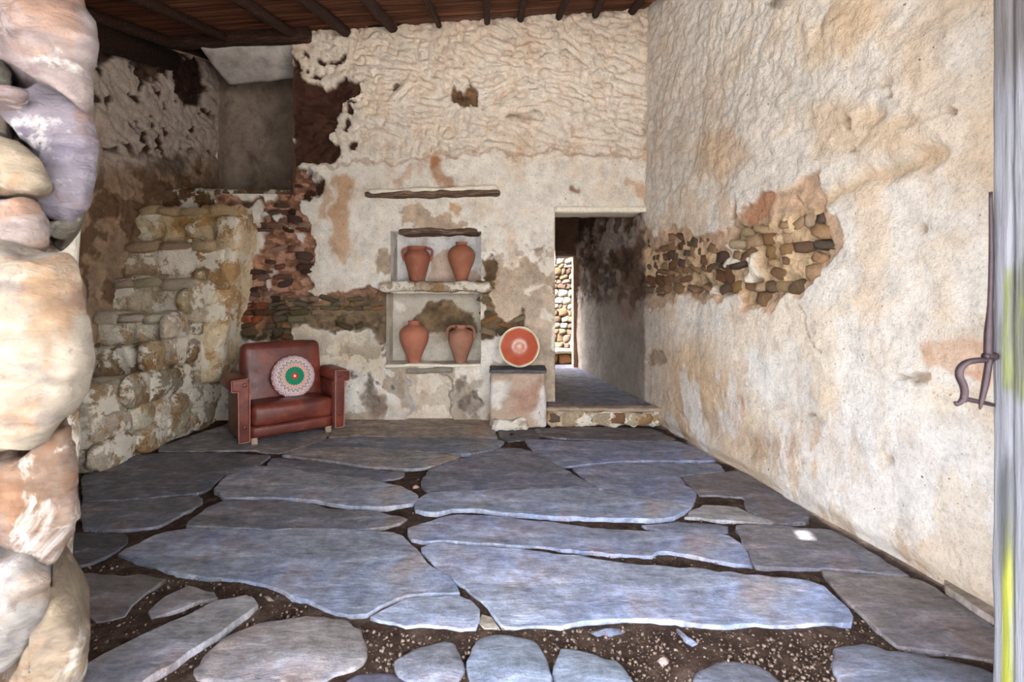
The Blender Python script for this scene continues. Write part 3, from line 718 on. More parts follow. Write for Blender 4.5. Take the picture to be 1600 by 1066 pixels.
def slab(poly, color, top=0.0, th=0.05, rough=0.011, rnd=0.004, name='slab', parent=None, ground=True, seed=None, dome=0.0, mat=None, dens=0.045):
    seed = seed if seed is not None else random.randrange(9999)
    pts = [np.array(G(x, y)[:2]) for x, y in poly] if ground else [np.array(p) for p in poly]
    out = []
    for i in range(len(pts)):
        a, b = pts[i], pts[(i+1) % len(pts)]; n = max(1, int(np.linalg.norm(b-a)/dens))
        for k in range(n): out.append(a+(b-a)*k/n)
    A = np.array(out); n = len(A)
    A = (np.roll(A, 1, 0)+2*A+np.roll(A, -1, 0))/4 if dome else (np.roll(A, 1, 0)+6*A+np.roll(A, -1, 0))/8
    c0 = A.mean(0)
    tg = np.roll(A, -1, 0)-np.roll(A, 1, 0); nr = np.stack([tg[:, 1], -tg[:, 0]], -1); nr /= np.maximum(np.linalg.norm(nr, axis=1, keepdims=True), 1e-6)
    ar = 0.5*np.sum(A[:, 0]*np.roll(A[:, 1], -1)-np.roll(A[:, 0], -1)*A[:, 1])
    if ar < 0: nr = -nr
    A = A+nr*(rough*2*fbm(A[:, 0]*18, A[:, 1]*18, None, 3, seed))[:, None]+nr*(.004 if not dome else -.003)
    rings = [(0.0, -th), (0.0, -rnd*.9), (rnd*.35, -rnd*.25), (rnd, 0.0)]
    V = []
    for ins, z in rings:
        q_ = A-nr*ins; V.append(np.column_stack([q_, np.full(n, z)]))
    V = np.concatenate(V)
    ti = random.uniform(-.006, .006), random.uniform(-.006, .006)
    FA = []
    for r in range(len(rings)-1):
        for k in range(n):
            k2 = (k+1) % n; f = (r*n+k, r*n+k2, (r+1)*n+k2, (r+1)*n+k); FA.append(f if ar > 0 else f[::-1])
    base_n = (len(rings)-1)*n
    tf = list(range(base_n, base_n+n)); FA.append(tf if ar > 0 else tf[::-1])
    bm = bmesh.new(); vs_ = [bm.verts.new((x-c0[0], y-c0[1], z)) for x, y, z in V]
    for f in FA: bm.faces.new([vs_[i] for i in f])
    if dome:
        topf = [f for f in bm.faces if len(f.verts) > 4]
        r_ = bmesh.ops.poke(bm, faces=topf); 
        for vv in r_['verts']: vv.co.z += dome
        ed = [e for vv in r_['verts'] for e in vv.link_edges]
        bmesh.ops.subdivide_edges(bm, edges=ed, cuts=5)
        for vv in bm.verts:
            if vv.co.z > 0.0001: vv.co.z = dome*math.sin(min(1, vv.co.z/dome)*math.pi/2)
    else:
        bmesh.ops.triangulate(bm, faces=[f for f in bm.faces if len(f.verts) > 4])
    for vv in bm.verts:
        vv.co.z += vv.co.x*ti[0]+vv.co.y*ti[1]
    me = bpy.data.meshes.new(name); bm.to_mesh(me); bm.free()
    for p_ in me.polygons: p_.use_smooth = dome > 0
    if not dome: me.polygons.foreach_set('use_smooth', np.array([abs(p_.normal.z) < .97 for p_ in me.polygons]))
    o = link(name, me, mat or SLA, parent if parent is not None else floor, color); o.location = (c0[0], c0[1], top+.006+random.uniform(-.004, .004)); return o

BL = (138, 144, 164); GB = (142, 144, 152); GR = (142, 138, 136); DG = (112, 112, 118); TN = (156, 142, 128); PB = (150, 158, 178)
SL = [
 ([(656,857),(687,850),(762,857),(837,863),(912,874),(987,884),(1100,894),(1186,903),(1265,911),(1292,920),(1320,954),(1329,966),(1327,978),(1220,981),(1100,979),(1055,974),(950,969),(875,982),(785,983),(762,952),(725,919),(702,904),(676,885)], PB, .006),
 ([(184,868),(240,837),(281,829),(400,830),(520,830),(615,834),(628,842),(650,862),(676,889),(702,907),(719,931),(661,932),(631,934),(596,950),(573,966),(522,960),(463,933),(429,920),(384,908),(309,902),(257,892),(206,877)], (134,140,154), .005),
 ([(594,956),(631,938),(661,936),(719,935),(735,943),(749,956),(745,985),(700,983),(635,980),(577,967)], (146,154,172), .004),
 ([(752,958),(765,965),(783,984),(751,986)], (168,156,138), -.008),
 ([(287,825),(322,798),(353,785),(443,785),(525,799),(587,802),(637,813),(625,820),(584,829),(400,829)], DG, .004),
 ([(333,768),(364,739),(405,733),(446,734),(478,741),(575,753),(625,764),(655,778),(647,792),(625,794),(587,797),(531,793),(503,787),(462,782),(400,782),(353,781)], GB, .008),
 ([(425,718),(475,721),(531,728),(578,735),(634,739),(625,749),(581,751),(540,746),(478,738),(416,730)], (108,110,120), .0),
 ([(440,714),(475,701),(525,701),(575,704),(625,707),(722,713),(703,722),(665,734),(647,735),(581,732),(531,725),(481,718)], GR, .006),
 ([(550,684),(756,687),(790,692),(769,706),(731,712),(625,706),(575,702),(478,699),(512,687)], (118,122,132), .008),
 ([(520,668),(545,656),(600,650),(755,652),(770,664),(776,684),(756,685),(550,682),(515,685)], TN, .004),
 ([(250,698),(335,670),(400,650),(520,652),(518,668),(510,686),(475,699),(435,710),(400,704),(245,706)], GR, .002),
 ([(128,744),(172,734),(213,712),(309,708),(426,714),(405,728),(360,736),(330,762),(309,773),(240,779),(128,786)], (104,104,110), .006),
 ([(128,788),(240,782),(309,777),(322,786),(285,803),(247,824),(192,830),(128,830)], DG, .002),
 ([(105,834),(192,835),(202,848),(184,861),(137,882),(82,897),(88,860)], (78,78,84), -.002),
 ([(80,900),(127,898),(247,902),(264,905),(227,927),(206,947),(196,966),(148,975),(127,937)], (112,106,104), .0),
 ([(295,916),(343,935),(309,942),(237,968),(240,944)], (134,128,128), -.004),
 ([(388,933),(402,950),(343,995),(295,1026),(215,1078),(95,1085),(137,1045),(240,992),(336,946)], (138,136,140), .010),
 ([(1280,893),(1310,897),(1440,909),(1478,933),(1553,985),(1560,1040),(1478,1020),(1402,1016),(1382,995),(1337,954),(1306,923)], (126,120,122), .006),
 ([(1147,824),(1213,825),(1299,832),(1320,841),(1357,865),(1385,882),(1425,905),(1361,897),(1292,890),(1265,890),(1179,889),(1169,865),(1157,837)], (122,120,128), .003),
 ([(636,829),(659,821),(697,811),(716,806),(775,810),(800,813),(875,821),(925,829),(1025,834),(1081,831),(1140,839),(1159,852),(1177,887),(1144,884),(1081,870),(1025,863),(1020,874),(956,868),(894,862),(831,857),(775,853),(687,847),(665,850),(644,845)], BL, .008),
 ([(647,802),(655,784),(672,774),(728,772),(806,770),(900,767),(940,770),(975,776),(1028,785),(1087,789),(1072,802),(1050,812),(1019,815),(962,814),(925,814),(800,807),(744,801),(706,800),(681,806)], (140,148,166), .010),
 ([(669,737),(703,723),(741,715),(787,702),(815,704),(836,711),(878,734),(916,756),(938,767),(900,764),(806,768),(728,770),(672,772),(656,764),(662,749)], (112,114,126), .008),
 ([(819,688),(878,690),(987,693),(1059,692),(1084,700),(1119,722),(1059,722),(972,722),(894,730),(878,732),(837,711)], (126,132,154), .006),
 ([(835,671),(909,668),(1019,671),(1056,687),(1040,690),(987,690),(872,686),(841,680)], (104,100,104), .0),
 ([(896,733),(962,725),(1122,726),(1134,737),(1060,745),(1072,760),(1088,773),(1086,786),(1028,782),(975,774),(942,767),(918,755)], (126,132,152), .004),
 ([(1065,747),(1131,740),(1159,738),(1205,767),(1235,786),(1266,806),(1256,820),(1216,820),(1168,800),(1162,778),(1093,776),(1080,761)], (108,104,108), .004),
 ([(1097,791),(1153,793),(1168,803),(1212,820),(1128,814),(1098,811),(1066,811)], (150,148,148), -.002),
 ([(1000,822),(1060,817),(1138,823),(1142,835),(1080,828),(1030,830)], (120,124,140), -.004),
 ([(780,668),(832,664),(868,684),(820,687),(796,690),(780,684)], (84,82,86), -.006),
 ([(1485,913),(1526,928),(1560,947),(1560,984),(1512,954),(1481,930)], (150,138,128), .03),
]
for i, (poly, c, t) in enumerate(SL): slab(poly, c, t, seed=400+i)
CB = [
 ([(425,968),(480,964),(537,967),(567,984),(582,1009),(581,1027),(556,1050),(522,1064),(470,1074),(330,1074),(290,1050),(345,1000),(385,980)], (142,136,136), .0, .010),
 ([(609,1035),(631,1020),(650,1009),(680,1001),(710,1003),(721,1016),(723,1048),(718,1080),(660,1084),(620,1060)], (126,128,138), -.004, .009),
 ([(732,1012),(755,994),(792,994),(837,1001),(852,1018),(860,1048),(855,1095),(760,1098),(726,1070)], (128,138,154), .0, .010),
 ([(864,1030),(871,1011),(905,1012),(950,1027),(987,1050),(1004,1085),(960,1105),(870,1095)], (134,144,160), -.002, .009),
 ([(520,1080),(537,1057),(575,1046),(612,1054),(645,1068),(655,1100),(560,1110)], (104,104,124), -.004, .009),
 ([(1294,1024),(1313,1011),(1347,1007),(1402,1018),(1471,1030),(1560,1057),(1590,1100),(1330,1105),(1305,1050)], (116,122,140), .0, .008),
 ([(1072,1066),(1085,1040),(1127,1031),(1162,1031),(1203,1048),(1240,1075),(1200,1105),(1085,1105)], (112,116,130), -.006, .009),
 ([(912,986),(935,977),(968,976),(980,982),(960,994),(925,996)], (104,110,128), -.016, .014),
 ([(1052,976),(1062,975),(1072,992),(1100,998),(1108,1008),(1082,1012),(1066,998)], (134,140,160), -.014, .01),
 ([(1008,1024),(1030,1018),(1055,1026),(1052,1040),(1020,1042)], (170,150,140), -.016, .016),
 ([(1328,948),(1336,944),(1342,956),(1334,962)], (130,128,134), -.012, .012),
 ([(1014,868),(1024,866),(1026,876),(1016,878)], (130,134,150), -.012, .012),
 ([(634,758),(650,753),(660,760),(648,765)], (196,160,136), -.016, .012), ([(628,766),(640,762),(656,768),(650,774),(634,774)], (186,146,120), -.016, .012), ([(640,748),(655,742),(662,748),(650,752)], (150,124,102), -.018, .01),
 ([(740,708),(750,706),(752,710),(742,712)], (176,168,150), -.01, .01), ([(634,808),(644,806),(648,812),(638,814)], (160,120,92), -.016, .01),
 ([(400,930),(420,922),(440,936),(425,944)], (140,122,108), -.018, .012), ([(560,1000),(585,990),(600,1010),(580,1020)], (118,98,86), -.02, .012),
]
for i, (poly, c, t, dm) in enumerate(CB): slab(poly, c, t, seed=600+i, dome=dm, rnd=.012, rough=.016, name='cobble', dens=.03)
# gravel in the open joints, one uncountable scatter
Vs = []; Fs = []; nb = 0
cubeV, cubeF = cubegrid(1, 1, 1)
regs = [((560, 1450, 980, 1066), 2200), ((130, 520, 880, 1066), 1300), ((1240, 1560, 880, 1066), 800), ((600, 1250, 800, 900), 700), ((1250, 1500, 800, 960), 300)]
for (x0, x1, y0, y1), cnt in regs:
    for k in range(cnt):
        px = random.uniform(x0, x1); py = random.uniform(y0, y1); x, y, _ = G(px, py)
        if x > RXf(y)-.03: continue
        s_ = random.choice([.0012, .0016, .002, .0026, .0045])*random.uniform(.8, 1.3)
        R_ = Matrix.Rotation(random.uniform(0, 6.28), 3, (random.random()+.1, random.random(), random.random())); 
        v_ = (cubeV*s_*np.array([1, .8, .6])*(1+.25*RS.uniform(-1, 1, cubeV.shape)))@np.array(R_).T
        Vs.append(v_+np.array([x, y, -0.006+random.uniform(-.005, .004)])); Fs.append(cubeF+nb); nb += len(cubeV)
GRV = m_plain('gravel', (132, 114, 104), .9, .2, 0, 60, .4)
gv = link('gravel', mesh_np('gravel', np.concatenate(Vs), np.concatenate(Fs), smooth=False), GRV)
tag(gv, 'loose brown and pale gravel lying in the joints between the slate slabs', 'gravel', kind='stuff')

go = struct(link('floor_bounce', mesh_np('floor_bounce', [(-14, -16, -.05), (14, -16, -.05), (14, .75, -.05), (-14, .75, -.05)], [(0, 1, 2, 3)]), m_plain('bounce_paving', (192, 187, 180), .9, .2, 0, 3, .7)))  # unseen ground added out front to bounce sunlight into the room

# raised passage floor with its crumbling sill
pf = box('floor_passage', (DX0-.25, 4.74, -.02), (1.32, YX+.3, STEPZ), SLA, None, .012, (24, 40, 2), .006, 5, 3, (112, 112, 124)); struct(pf)
sill = empty('stone_step', (.85, 4.70, 0)); tag(sill, 'low whitewashed rubble step up into the passage beyond the doorway', 'step')
q, FA = rbox((1.12, .11, .15), .03, (50, 5, 10), .030, 12, 4); o = link('core', mesh_np('core', put(q, (.03, .03, .075)), FA), WAS, sill, (200, 178, 152))
x = -.52
while x < .56:
    L_ = random.uniform(.10, .2); stone(sill, (x+L_/2, .008, random.uniform(.05, .085)), (L_, .09, random.uniform(.07, .13)), jit(random.choice([(188, 158, 124), (150, 118, 88), (208, 190, 168), (112, 90, 74)])), (0, random.uniform(-.1, .1), 0)).data = None or random.choice(variants); x += L_*.96
q, FA = rbox((1.14, .14, .035), .014, (30, 4, 2), .008, 10, 8); o = link('tread', mesh_np('tread', put(q, (.03, .0, .160)), FA), STO, sill, (176, 158, 142))

# ------------------------------------------------------------------ roof: cover, canes, rafters
def rp(x, y, dz=0): return (x, y, roofz(x, y)+dz)
xs_ = sorted(set(list(np.linspace(-3.9, 2.4, 64))+[-1.10, -.965])); ys_ = sorted(set(list(np.linspace(-.9, 7.6, 70))+[2.500, 2.590]))  # cover carried forward past the entrance, unseen, to cut sky light on the jamb
RVs = [rp(x, y, .10) for x in xs_ for y in ys_]+[rp(x, y, .16) for x in xs_ for y in ys_]
def rh(xa, xb, ya, yb):
    xm, ym = (xa+xb)/2, (ya+yb)/2
    return (-1.10 < xm < -.965 and 2.500 < ym < 2.590) or (-1.36 < xm < -1.05 and 4.93 < ym < 5.25)
FAr = []; nx, ny = len(xs_), len(ys_)
for i in range(nx-1):
    for j in range(ny-1):
        if rh(xs_[i], xs_[i+1], ys_[j], ys_[j+1]): continue
        a = i*ny+j; FAr.append((a, a+1, a+ny+1, a+ny)); b = a+nx*ny; FAr.append((b, b+ny, b+ny+1, b+1))
ceiling = struct(link('ceiling', mesh_np('ceiling', RVs, FAr, smooth=False), WOOD_DARK))
cm = []
for k in range(6):
    pts = [(-.5, 0, 0), (-.2, random.uniform(-.006, .006), random.uniform(-.004, .004)), (.2, random.uniform(-.008, .008), random.uniform(-.006, .006)), (.5, 0, 0)]
    V, Fq = tube(pts, .0175, 7); me = mesh_np('cane', V, Fq); me.materials.append(CANE); cm.append(me)
def cane(x0, x1, y):
    o = bpy.data.objects.new('cane', random.choice(cm)); COL.objects.link(o); o.parent = ceiling
    a = Vector(rp(x0, y, .065+random.uniform(-.006, .006))); b = Vector(rp(x1, y+random.uniform(-.03, .03), .065+random.uniform(-.006, .006)))
    o.location = (a+b)/2; d = b-a; o.rotation_euler = d.to_track_quat('X', 'Z').to_euler(); o.scale = (d.length, random.uniform(.8, 1.25), random.uniform(.8, 1.2))
y = .8
while y < 6.3:
    br = random.uniform(-1.2, .6)
    if 2.44 < y < 2.66: cane(-3.8, -1.24, y); cane(-.92, 2.1, y)
    elif 4.92 < y < 5.27: cane(-3.8, -1.42, y); cane(-1.0, 2.1, y)
    elif random.random() < .10: cane(-3.8, br, y); cane(br+random.uniform(.05, .3), 2.1, y)
    else: cane(-3.8, br+.1, y); cane(br-.1, 2.1, y)
    y += random.uniform(.034, .05)
for i, (x, r_) in enumerate([(-3.25, .05), (-2.72, .045), (-2.05, .05), (-1.62, .05), (-1.12, .045), (-.72, .03), (-.22, .032), (.10, .032), (.45, .036), (.80, .036), (1.12, .04), (1.6, .04)]):
    pts = []; ph = random.uniform(0, 6)
    for k in range(12):
        yy = .85+k*(6.1-.85)/11; xx = x+.03*math.sin(ph+k*.7)
        if abs(yy-2.55) < .5 and -1.3 < xx < -.7: xx -= .24
        pts.append(rp(xx, yy, -.0))
    V, Fq = tube(pts, [r_*random.uniform(.88, 1.1) for _ in pts], 9); link('rafter', mesh_np('rafter', V, Fq), WOOD_DARK, ceiling)
# wall plate along the left wall and the plastered slab hanging over the stair
V, Fq = tube([(XL+.08, 1.3, roofz(XL, 1.3)-.10), (XL+.10, 3.2, roofz(XL, 3.2)-.11), (XL+.12, 5.0, roofz(XL, 5)-.12)], [.10, .11, .10], 10)
link('wall_plate', mesh_np('wall_plate', V, Fq), WOOD_DARK, ceiling)
q, FA = rbox((.96, .50, .11), .03, (20, 12, 4), .016, 5, 12)
sl = link('plastered_slab', mesh_np('plastered_slab', q, FA), m_plain('mottled_limewash', (196, 190, 186), .9, .2, 0, 5, .45), wall_back); sl.location = (-2.50, 5.14, 3.56); sl.rotation_euler = (math.radians(-20), math.radians(-5), math.radians(3))  # grey-white slab, mottled by noise
q, FA = rbox((1.7, .14, .14), .04, (16, 3, 3), .015, 6, 13)
sl = link('stair_beam', mesh_np('stair_beam', q, FA), WOOD_DARK, wall_back); sl.location = (-2.75, 4.86, 3.63); sl.rotation_euler = (0, math.radians(-3), 0)

# ------------------------------------------------------------------ masonry staircase on the left
stair = empty('stone_staircase', (-3.1, 4.1, 0)); tag(stair, 'steep rubble stone staircase with worn limewash climbing beside the left wall', 'staircase')
S0 = np.array([-3.1, 4.1, 0])
steps = [(3.50, .29, -2.84, (150, 138, 122)), (3.76, .56, -2.84, (164, 154, 140)), (4.00, .80, -2.83, (170, 154, 130)), (4.22, 1.055, -2.80, (226, 218, 200)), (4.40, 1.35, -2.70, (196, 182, 160)), (4.56, 1.69, -2.56, (186, 164, 134)), (4.70, 2.02, -2.50, (206, 184, 146)), (5.02, 2.25, -2.06, (122, 98, 76))]
for i, (y0, zt, xr, c) in enumerate(steps):
    y1 = 5.0 if i < 7 else 5.9
    zb = (steps[i-1][1] if i else 0)-.10
    q, FA = rbox((xr-XL+.02, y1-y0, zt-zb), .035, (40, 16, 14), .030, 8, 21+i)
    o = link('step', mesh_np('step', put(q, np.array([(xr+XL)/2, (y0+y1)/2, (zt+zb)/2])-S0), FA), WAS, stair, c)
    if 2 < i < 7:   # ragged nosing stones
        x = XL+.03
        while x < xr-.12:
            L_ = random.uniform(.14, .3); L_ = min(L_, xr-x); stone(stair, np.array([x+L_/2, y0+.02, zt-random.uniform(.04, .06)])-S0, (L_, .13, random.uniform(.07, .11)), jit(c, 14), (0, random.uniform(-.06, .06), 0)).data = random.choice(variants); x += L_*.97
# flank: a battered core with stones set in it
q, FA = rbox((.30, 1.42, .62), .06, (6, 20, 14), .03, 5, 41); link('flank', mesh_np('flank', put(q, np.array([-2.98, 4.20, .28])-S0), FA), WAS, stair, (196, 184, 164))
q, FA = rbox((.22, .46, 1.5), .06, (6, 10, 24), .03, 5, 43); q[:, 0] += np.clip((q[:, 2]+.2)*.17, -.14, .16)
link('flank', mesh_np('flank', put(q, np.array([-2.69, 4.80, 1.15])-S0), FA), WAS, stair, (226, 206, 172))
WV = []
for k in range(6):
    q, FA = rbox((1, 1, 1), .34, (6, 5, 6), .10, 1.7, 80+k); me = mesh_np('stone', q, FA); me.materials.append(WAS); WV.append(me)
z = .0; row = 0
while z < 1.5:
    h = random.uniform(.15, .26); y = 3.42+max(0, (z-.05)*.88)
    while y < 4.72:
        L_ = random.uniform(.20, .42)
        stone(stair, np.array([-2.83+max(0, z-.7)*.10, y+L_/2, z+h/2])-S0, (.12, L_, h*1.02), jit(random.choice([(186, 174, 154), (206, 196, 178), (150, 136, 118), (178, 158, 128)]), 10), (random.uniform(-.1, .1), 0, random.uniform(-.1, .1)), mesh=random.choice(WV)); y += L_*.98
    z += h*.97

# ------------------------------------------------------------------ built-in cupboard ledges
q, FA = rbox((BX(768)-BX(596), .40, .095), .03, (40, 12, 5), .016, 7, 61)
sh = link('stone_shelf', mesh_np('stone_shelf', q, FA), WAS, wall_back, (178, 160, 138)); sh.location = ((BX(768)+BX(596))/2, YB+.10, NU[2]-.045)
q, FA = rbox((BX(782)-BX(573), .12, .075), .025, (40, 4, 4), .014, 8, 62)
for k in range(len(q)): q[k, 2] *= 1.0-.35*abs(q[k, 0])/.65
lt = link('relieving_lintel', mesh_np('relieving_lintel', q, FA), WOOD_LINT, wall_back); lt.location = ((BX(782)+BX(573))/2, YB-.015, BZ(304)); lt.rotation_euler = (0, math.radians(-1.2), 0)
q, FA = rbox((1.22, .10, .045), .02, (40, 4, 3), .014, 8, 63)
lt = link('limewash_crust', mesh_np('limewash_crust', q, FA), WHITE, wall_back); lt.location = ((BX(782)+BX(573))/2, YB-.025, BZ(300)+.012); lt.rotation_euler = (0, math.radians(-1.5), 0)
q, FA = rbox((BX(748)-BX(624), .22, .055), .02, (30, 6, 3), .016, 8, 64)
lt = link('niche_lintel', mesh_np('niche_lintel', q, FA), WOOD_LINT, wall_back); lt.location = ((BX(748)+BX(624))/2, YB+.07, BZ(362)); lt.rotation_euler = (0, math.radians(-1), 0)
q, FA = rbox((BX(708)-BX(634), .14, .055), .02, (20, 4, 3), .010, 8, 65)
lt = link('slate_ledge', mesh_np('slate_ledge', q, FA), STO, wall_back, (150, 142, 130)); lt.location = ((BX(708)+BX(634))/2, YB+.03, BZ(579))
q, FA = rbox((NL[1]-NL[0]+.03, .30, .03), .012, (30, 6, 2), .006, 8, 66)
lt = link('niche_sill', mesh_np('niche_sill', q, FA), WHITE, wall_back); lt.location = ((NL[0]+NL[1])/2, YB+.12, NL[2]-.014)

# plinth with bowl
pl = empty('masonry_plinth', (.055, 4.76, 0)); tag(pl, 'square plastered masonry plinth with slate top beside the doorway', 'plinth')
q, FA = rbox((.50, .30, .50), .03, (22, 12, 22), .012, 6, 71); q[:, 0] *= 1+.06*(.25-q[:, 2]); 
cw_ = np.zeros((len(q), 3)); nn = fbm(q[:, 0]*6, q[:, 2]*6, q[:, 1]*6, 4, 72)
PX = 800+(q[:, 0]+.055)*F/4.61; PY = HY-(q[:, 2]+.25-H)*F/4.61
def blc(c0, m_, c): return c0*(1-m_[:, None])+lin(c)*m_[:, None]
cc = np.ones((len(q), 3))*lin((190, 168, 150)); cc = blc(cc, 1-sst(-3, 3, sdpoly(PX+nn*14, PY+nn*10, [(766, 602), (798, 598), (796, 622), (782, 640), (766, 645)])), (222, 216, 208))
cc = blc(cc, 1-sst(-3, 3, sdpoly(PX+nn*14, PY+nn*10, [(838, 612), (858, 600), (858, 680), (845, 668), (832, 650)])), (216, 210, 206)); cc = blc(cc, (1-sst(-6, 6, sdpoly(PX+nn*14, PY+nn*10, [(805, 610), (845, 590), (830, 640), (800, 655)])))*.6, (178, 138, 124))
me = mesh_np('body', put(q, (0, 0, .25)), FA, cc); link('body', me, PLA, pl)
q, FA = rbox((.52, .32, .028), .01, (16, 8, 2), .006, 8, 73); link('slate_top', mesh_np('slate_top', put(q, (0, -.005, .515)), FA), STO, pl, (96, 98, 102))
q, FA = rbox((.36, .10, .10), .045, (18, 6, 6), .03, 12, 74); link('foot', mesh_np('foot', put(q, (-.08, -.15, .045)), FA), WAS, pl, (216, 210, 204))
# bowl
def m_bowl():
    m = NT('glazed_bowl', .28, .6); c = m.coord()
    sx = m.n('ShaderNodeSeparateXYZ'); m.l(m.tc.outputs['Object'], sx.inputs[0])
    def M(op, a, b=None):
        nd = m.n('ShaderNodeMath', operation=op)
        for k, v_ in ((0, a), (1, b)):
            if v_ is None: continue
            if hasattr(v_, 'links'): m.l(v_, nd.inputs[k])
            else: nd.inputs[k].default_value = v_
        return nd.outputs[0]
    r = M('SQRT', M('ADD', M('MULTIPLY', sx.outputs[0], sx.outputs[0]), M('MULTIPLY', sx.outputs[1], sx.outputs[1])))
    an = M('ARCTAN2', sx.outputs[1], sx.outputs[0]); wv = M('MULTIPLY', M('ABSOLUTE', M('SINE', M('MULTIPLY', an, 4.0))), .006)
    rr = M('ADD', r, wv); rr = M('DIVIDE', rr, .190)
    col = m.ramp(rr, [(0.0, (196, 140, 122)), (0.24, (206, 150, 128)), (0.27, (214, 170, 150)), (0.31, (176, 104, 84)), (0.55, (176, 90, 66)), (0.90, (180, 84, 56)), (0.925, (210, 202, 178)), (0.95, (130, 134, 104)), (0.965, (214, 208, 188)), (1.0, (206, 196, 170))])
    v = m.ramp(m.noise(9, c, 4, .6), [(0.3, .85), (0.7, 1.12)]); col = m.mix(1.0, col, v, 'MULTIPLY')
    return m.out(col, m.bump(m.noise(60, c, 3, .5), .15, .003))
pr = [(0.0, .006), (.045, .006), (.05, .012), (.056, .010), (.10, .028), (.155, .060), (.182, .072), (.188, .074), (.186, .066), (.158, .048), (.10, .016), (.06, -.006), (.0, -.006)]
V, Fq = lathe(pr, 56); bo = link('serving_bowl', mesh_np('serving_bowl', V, Fq), m_bowl())
bo.location = (.067, 4.785, .529+.186); bo.rotation_euler = (math.radians(80), 0, 0)
tag(bo, 'round orange-red glazed clay bowl with cream rim leaning on the plinth', 'bowl')

# ------------------------------------------------------------------ jars
def jar(name, loc, prof, color, label, handles=None, rz=0, sc=1.0):
    root = empty(name, loc, rz); tag(root, label, 'jar', 'clay jars in the wall niches')
    full = []
    pts = spline([(r, 0, z) for r, z in prof], 5); full = [(max(p.x, .001), p.z) for p in pts]
    inner = [(max(r-.008, .001), z-.002) for r, z in reversed(full) if z > prof[-1][1]-.07]; 
    V, Fq = lathe([(.001, 0)]+full+inner, 44); me = mesh_np('body', V, Fq); link('body', me, TER, root, color)
    if handles:
        for sgn in (-1, 1):
            pp = spline([(sgn*r, 0, z) for r, z in handles], 6); V, Fq = tube(pp, .011, 8, flat=1.5)
            link('handle', mesh_np('handle', V, Fq), TER, root, color)
    return root
ZU = NU[2]+.006; ZL = NL[2]+.003
def JX(px, Y): return (px-800)*Y/F
YJ = 4.99
jar('clay_jar', (JX(652, YJ), YJ, ZU), [(.070, 0), (.078, .03), (.100, .12), (.121, .20), (.126, .245), (.108, .285), (.090, .305), (.088, .318), (.096, .332), (.098, .342)], (150, 92, 74), 'wide two-handled terracotta jar at the left of the upper niche',
    [(.095, .325), (.128, .318), (.146, .295), (.140, .250), (.126, .205)])
jar('clay_jar', (JX(721, YJ), YJ, ZU), [(.056, 0), (.062, .03), (.088, .11), (.120, .19), (.133, .245), (.124, .295), (.090, .335), (.058, .352), (.052, .365), (.060, .385)], (152, 98, 76), 'terracotta jar without handles, narrow neck, at the right of the upper niche')
jar('clay_jar', (JX(647, YJ), YJ, ZL), [(.056, 0), (.062, .03), (.092, .11), (.130, .20), (.142, .265), (.132, .315), (.095, .355), (.060, .372), (.056, .39), (.062, .410)], (168, 108, 86), 'pale orange clay jar without handles at the left of the lower niche')
jar('clay_jar', (JX(720, YJ), YJ, ZL), [(.054, 0), (.060, .03), (.086, .11), (.116, .19), (.124, .24), (.116, .285), (.088, .315), (.058, .330), (.052, .345), (.058, .368)], (156, 110, 90), 'mottled clay jar with two thin handles at the right of the lower niche',
    [(.055, .352), (.095, .352), (.126, .325), (.134, .280), (.118, .235)])

